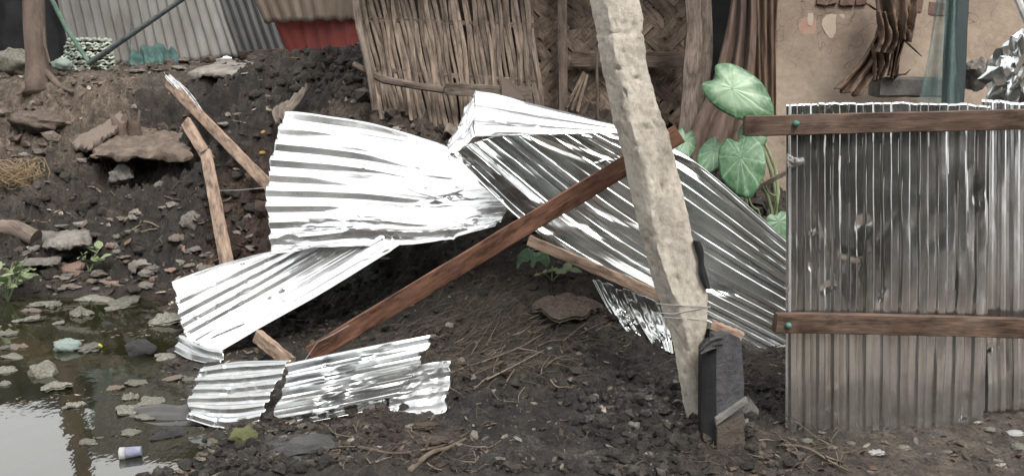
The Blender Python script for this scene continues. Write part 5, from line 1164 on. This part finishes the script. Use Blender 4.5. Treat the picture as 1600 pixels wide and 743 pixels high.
# tangled wiry roots between stump and fence
rt = Geo()
for k in range(90):
    u, v = r.uniform(1140, 1225), r.uniform(555, 640); p = at(u, v, r.uniform(4.0, 4.4)); d = Vector((r.uniform(-.16, .16), r.uniform(-.05, .05), r.uniform(-.05, .06)))
    rt.tube([p - d * .5, p + Vector((0, 0, r.uniform(-.015, .015))), p + d * .5], .002, 4, cap=False)
o = rt.build('wiry_brush', M['twig']); tag(o, 'tangled wiry brush between the post stump and the fence', 'brush', kind='stuff')
lump('mud_bank', 1180, 640, 100, 150, 'heap', 'dark mud bank between the post stump and the fence', 'mud bank', 3, 'rag', y=4.5, deep=.2, sink=.4)

# ------------------------------------------------------------------ clods and litter nobody could count
def gz_v(x, y):
    i = np.clip(np.searchsorted(gx, x) - 1, 0, len(gx) - 2); j = np.clip(np.searchsorted(gy, y) - 1, 0, len(gy) - 2)
    a = (x - gx[i]) / (gx[i + 1] - gx[i]); b_ = (y - gy[j]) / (gy[j + 1] - gy[j])
    return (GZ[j, i] * (1 - a) + GZ[j, i + 1] * a) * (1 - b_) + (GZ[j + 1, i] * (1 - a) + GZ[j + 1, i + 1] * a) * b_, GC[j, i]
def scatter(count, seed):
    r_ = np.random.default_rng(seed); y = 1 / r_.uniform(1 / 10.2, 1 / 3.25, count); x = r_.uniform(-.62, .62, count) * y
    z, c_ = gz_v(x, y); keep = z > -.01; return x[keep], y[keep], z[keep], c_[keep], r_
bm = bmesh.new(); bmesh.ops.create_icosphere(bm, subdivisions=1, radius=1.0); IV = np.array([v.co[:] for v in bm.verts]); IF = np.array([[v.index for v in f.verts] for f in bm.faces]); bm.free()
def soup(name, base_v, base_f, x, y, z, size, col, r_, squash, label, jitter=.25):
    N_ = len(x); k = len(base_v); q = r_.normal(size=(N_, 4)); q /= np.linalg.norm(q, axis=1)[:, None]; w_, a, b_, c_ = q.T
    R_ = np.stack([np.stack([1 - 2 * (b_ * b_ + c_ * c_), 2 * (a * b_ - c_ * w_), 2 * (a * c_ + b_ * w_)], -1), np.stack([2 * (a * b_ + c_ * w_), 1 - 2 * (a * a + c_ * c_), 2 * (b_ * c_ - a * w_)], -1), np.stack([2 * (a * c_ - b_ * w_), 2 * (b_ * c_ + a * w_), 1 - 2 * (a * a + b_ * b_)], -1)], 1)
    V = base_v[None] * (1 + jitter * r_.normal(size=(N_, k, 1))) ; V = np.einsum('nij,nkj->nki', R_, V) * size[:, None, None]; V[..., 2] *= squash
    V = V + np.stack([x, y, z], -1)[:, None, :]
    F_ = (base_f[None] + (np.arange(N_) * k)[:, None, None]).reshape(-1, base_f.shape[1])
    me = bpy.data.meshes.new(name); me.from_pydata(V.reshape(-1, 3).tolist(), [], F_.tolist())
    ca = me.color_attributes.new('soil', 'FLOAT_COLOR', 'POINT'); cc = np.repeat(np.concatenate([col, np.ones((N_, 1))], 1)[:, None], k, 1); ca.data.foreach_set('color', cc.astype(np.float32).ravel())
    me.materials.append(M['soil']); o = bpy.data.objects.new(name, me); COL.objects.link(o); return tag(o, label, kind='stuff')
x, y, z, c_, r_ = scatter(20000, 1)
dens = fbm(x * 1.6, y * 1.6, 4.4, 2); openf = (x > 1.05) & (y < 3.9)
keep = (r_.random(len(x)) < .45 + 1.6 * dens) & ~(openf & (r_.random(len(x)) < .8)); x, y, z, c_ = x[keep], y[keep], z[keep], c_[keep]
sz = .004 + .032 * r_.random(len(x)) ** 5; sz *= 1 + 1.3 * (y > 5.8)
soup('clods', IV, IF, x, y, z + sz * .2, sz, c_ * r_.uniform(.6, 1.7, (len(x), 1)), r_, .75, 'crumbled clods of mud scattered over the ground')
# flat chips of bark, leaf and plastic
CH = np.array([(-1, -.35, 0), (0, -.5, .08), (1, -.2, 0), (.8, .3, .1), (-.2, .5, .02), (-1, .2, .12), (0, 0, .25)]); CF = np.array([(0, 1, 6), (1, 2, 6), (2, 3, 6), (3, 4, 6), (4, 5, 6), (5, 0, 6)])
x, y, z, c_, r_ = scatter(11000, 2)
near_w = (x < -.9) ; keep = r_.random(len(x)) < np.where(near_w, 1.0, .38); x, y, z, c_ = x[keep], y[keep], z[keep], c_[keep]
pal = np.array([(.20, .17, .14), (.27, .24, .2), (.13, .10, .08), (.33, .31, .28), (.17, .12, .085), (.4, .38, .35)]); pc = pal[r_.choice(6, len(x), p=[.28, .2, .25, .07, .17, .03])] * np.where(y < 5.4, .62, .9)[:, None]
sz = .006 + .026 * r_.random(len(x)) ** 2.5; sz *= 1 + .9 * (y > 5.6)
soup('litter', CH, CF, x, y, z + sz * .3, sz, pc, r_, .5, 'chips of leaf, bark and plastic littering the mud', .2)
r_ = np.random.default_rng(19); y = r_.uniform(3.7, 6.4, 3000); x = r_.uniform(-4.4, -1.1, 3000); z, c_ = gz_v(x, y)
keep = (z < .0) & (fbm(x * 1.4, y * 2.4, 6.6, 3) > .12); x, y = x[keep], y[keep]; sz = .005 + .018 * r_.random(len(x)) ** 2
soup('pond_litter', CH, CF, x, y, x * 0 + .002, sz, pal[r_.choice(6, len(x))] * .8, r_, .12, 'small scum and leaf bits drifting on the pond', .2)
# stray fibres
fb = Geo(); r_ = np.random.default_rng(8)
x, y, z, c_, r_ = scatter(1300, 3)
for i in range(len(x)):
    a = r_.uniform(0, 6.28); L = r_.uniform(.02, .09) * (1.5 if y[i] > 5.5 else 1); p = np.array((x[i], y[i], z[i] + .008)); d = np.array((math.cos(a), math.sin(a), r_.uniform(-.1, .5))) * L
    e = p + d; e[2] = max(e[2], gz(e[0], e[1]) + .004)
    fb.tube([p, (p + e) / 2 + np.array((0, 0, .01)), e], .0016 if y[i] < 5.5 else .003, 3, cap=False)
_tw = 0
while _tw < 380:                                  # dead grass matted over the mound
    xx, yy = r_.normal(.0, .42), r_.normal(4.75, .33)
    if not (-.75 < xx < .95 and 4.2 < yy < 5.4): continue
    a = r_.normal(.55, .5); L = r_.uniform(.05, .2); p = np.array((xx, yy, gz(xx, yy) + .006)); d = np.array((math.cos(a), math.sin(a) * .7, 0)) * L; e = p + d; e[2] = gz(e[0], e[1]) + .012; _tw += 1
    fb.tube([p, (p + e) / 2 + np.array((0, 0, r_.uniform(.0, .025))), e], .0017, 3, cap=False)
M['dead_grass'] = rough_mat('dead grass', [(0.3, (0.045, 0.038, 0.028)), (0.7, (0.12, 0.1, 0.075))], 14)
o = fb.build('fibres', M['dead_grass'], sharp=0); tag(o, 'stray roots and stalks sticking out of the mud', kind='stuff')

# ------------------------------------------------------------------ trees round the viewer: seen mirrored in the tin and the pond
def big_tree(x, y, h, rr, seed, label):
    z0 = gz(x, y); t = thing('mango_tree', label, 'tree', (x, y, z0), 'trees mirrored in the tin sheets'); c_ = Vector((x, y, z0 + h * .54))
    g = Geo(); g.tube([(x, y, z0 - .1), (x + .1, y, z0 + h * .3), (x, y + .1, z0 + h * .6)], [.28, .2, .1], 10, wob=.06)
    for k in range(5):
        a = k * 1.26 + seed; g.tube([(x + .1, y, z0 + h * .3), (x + math.cos(a) * rr * .4, y + math.sin(a) * rr * .4, z0 + h * .5), (x + math.cos(a) * rr * .75, y + math.sin(a) * rr * .75, z0 + h * .7)], [.12, .08, .03], 6)
    g.build('trunk', M['bark'], t, sharp=0)
    crown('crown', t, tuple(c_), (rr, rr, h * .52), 7500, .27, seed)
for k, (x, y, h, rr, lab) in enumerate([(-5.5, -8, 7.4, 3.6, 'dense tree mirrored in the left half of the dark sheet'), (.5, -8.5, 8.0, 4.0, 'dense tree mirrored in the middle of the dark sheet'), (7, -8, 7.0, 3.6, 'dense tree mirrored in the fence'), (-12, -2, 5.6, 3.0, 'dense tree mirrored beside the pond'), (13, 7, 6, 3.0, 'dense tree standing beyond the right side of the fence'), (-14, 9, 5, 2.6, 'dense tree standing beyond the pond')]):
    big_tree(x, y, h, rr, 31 + k, lab)
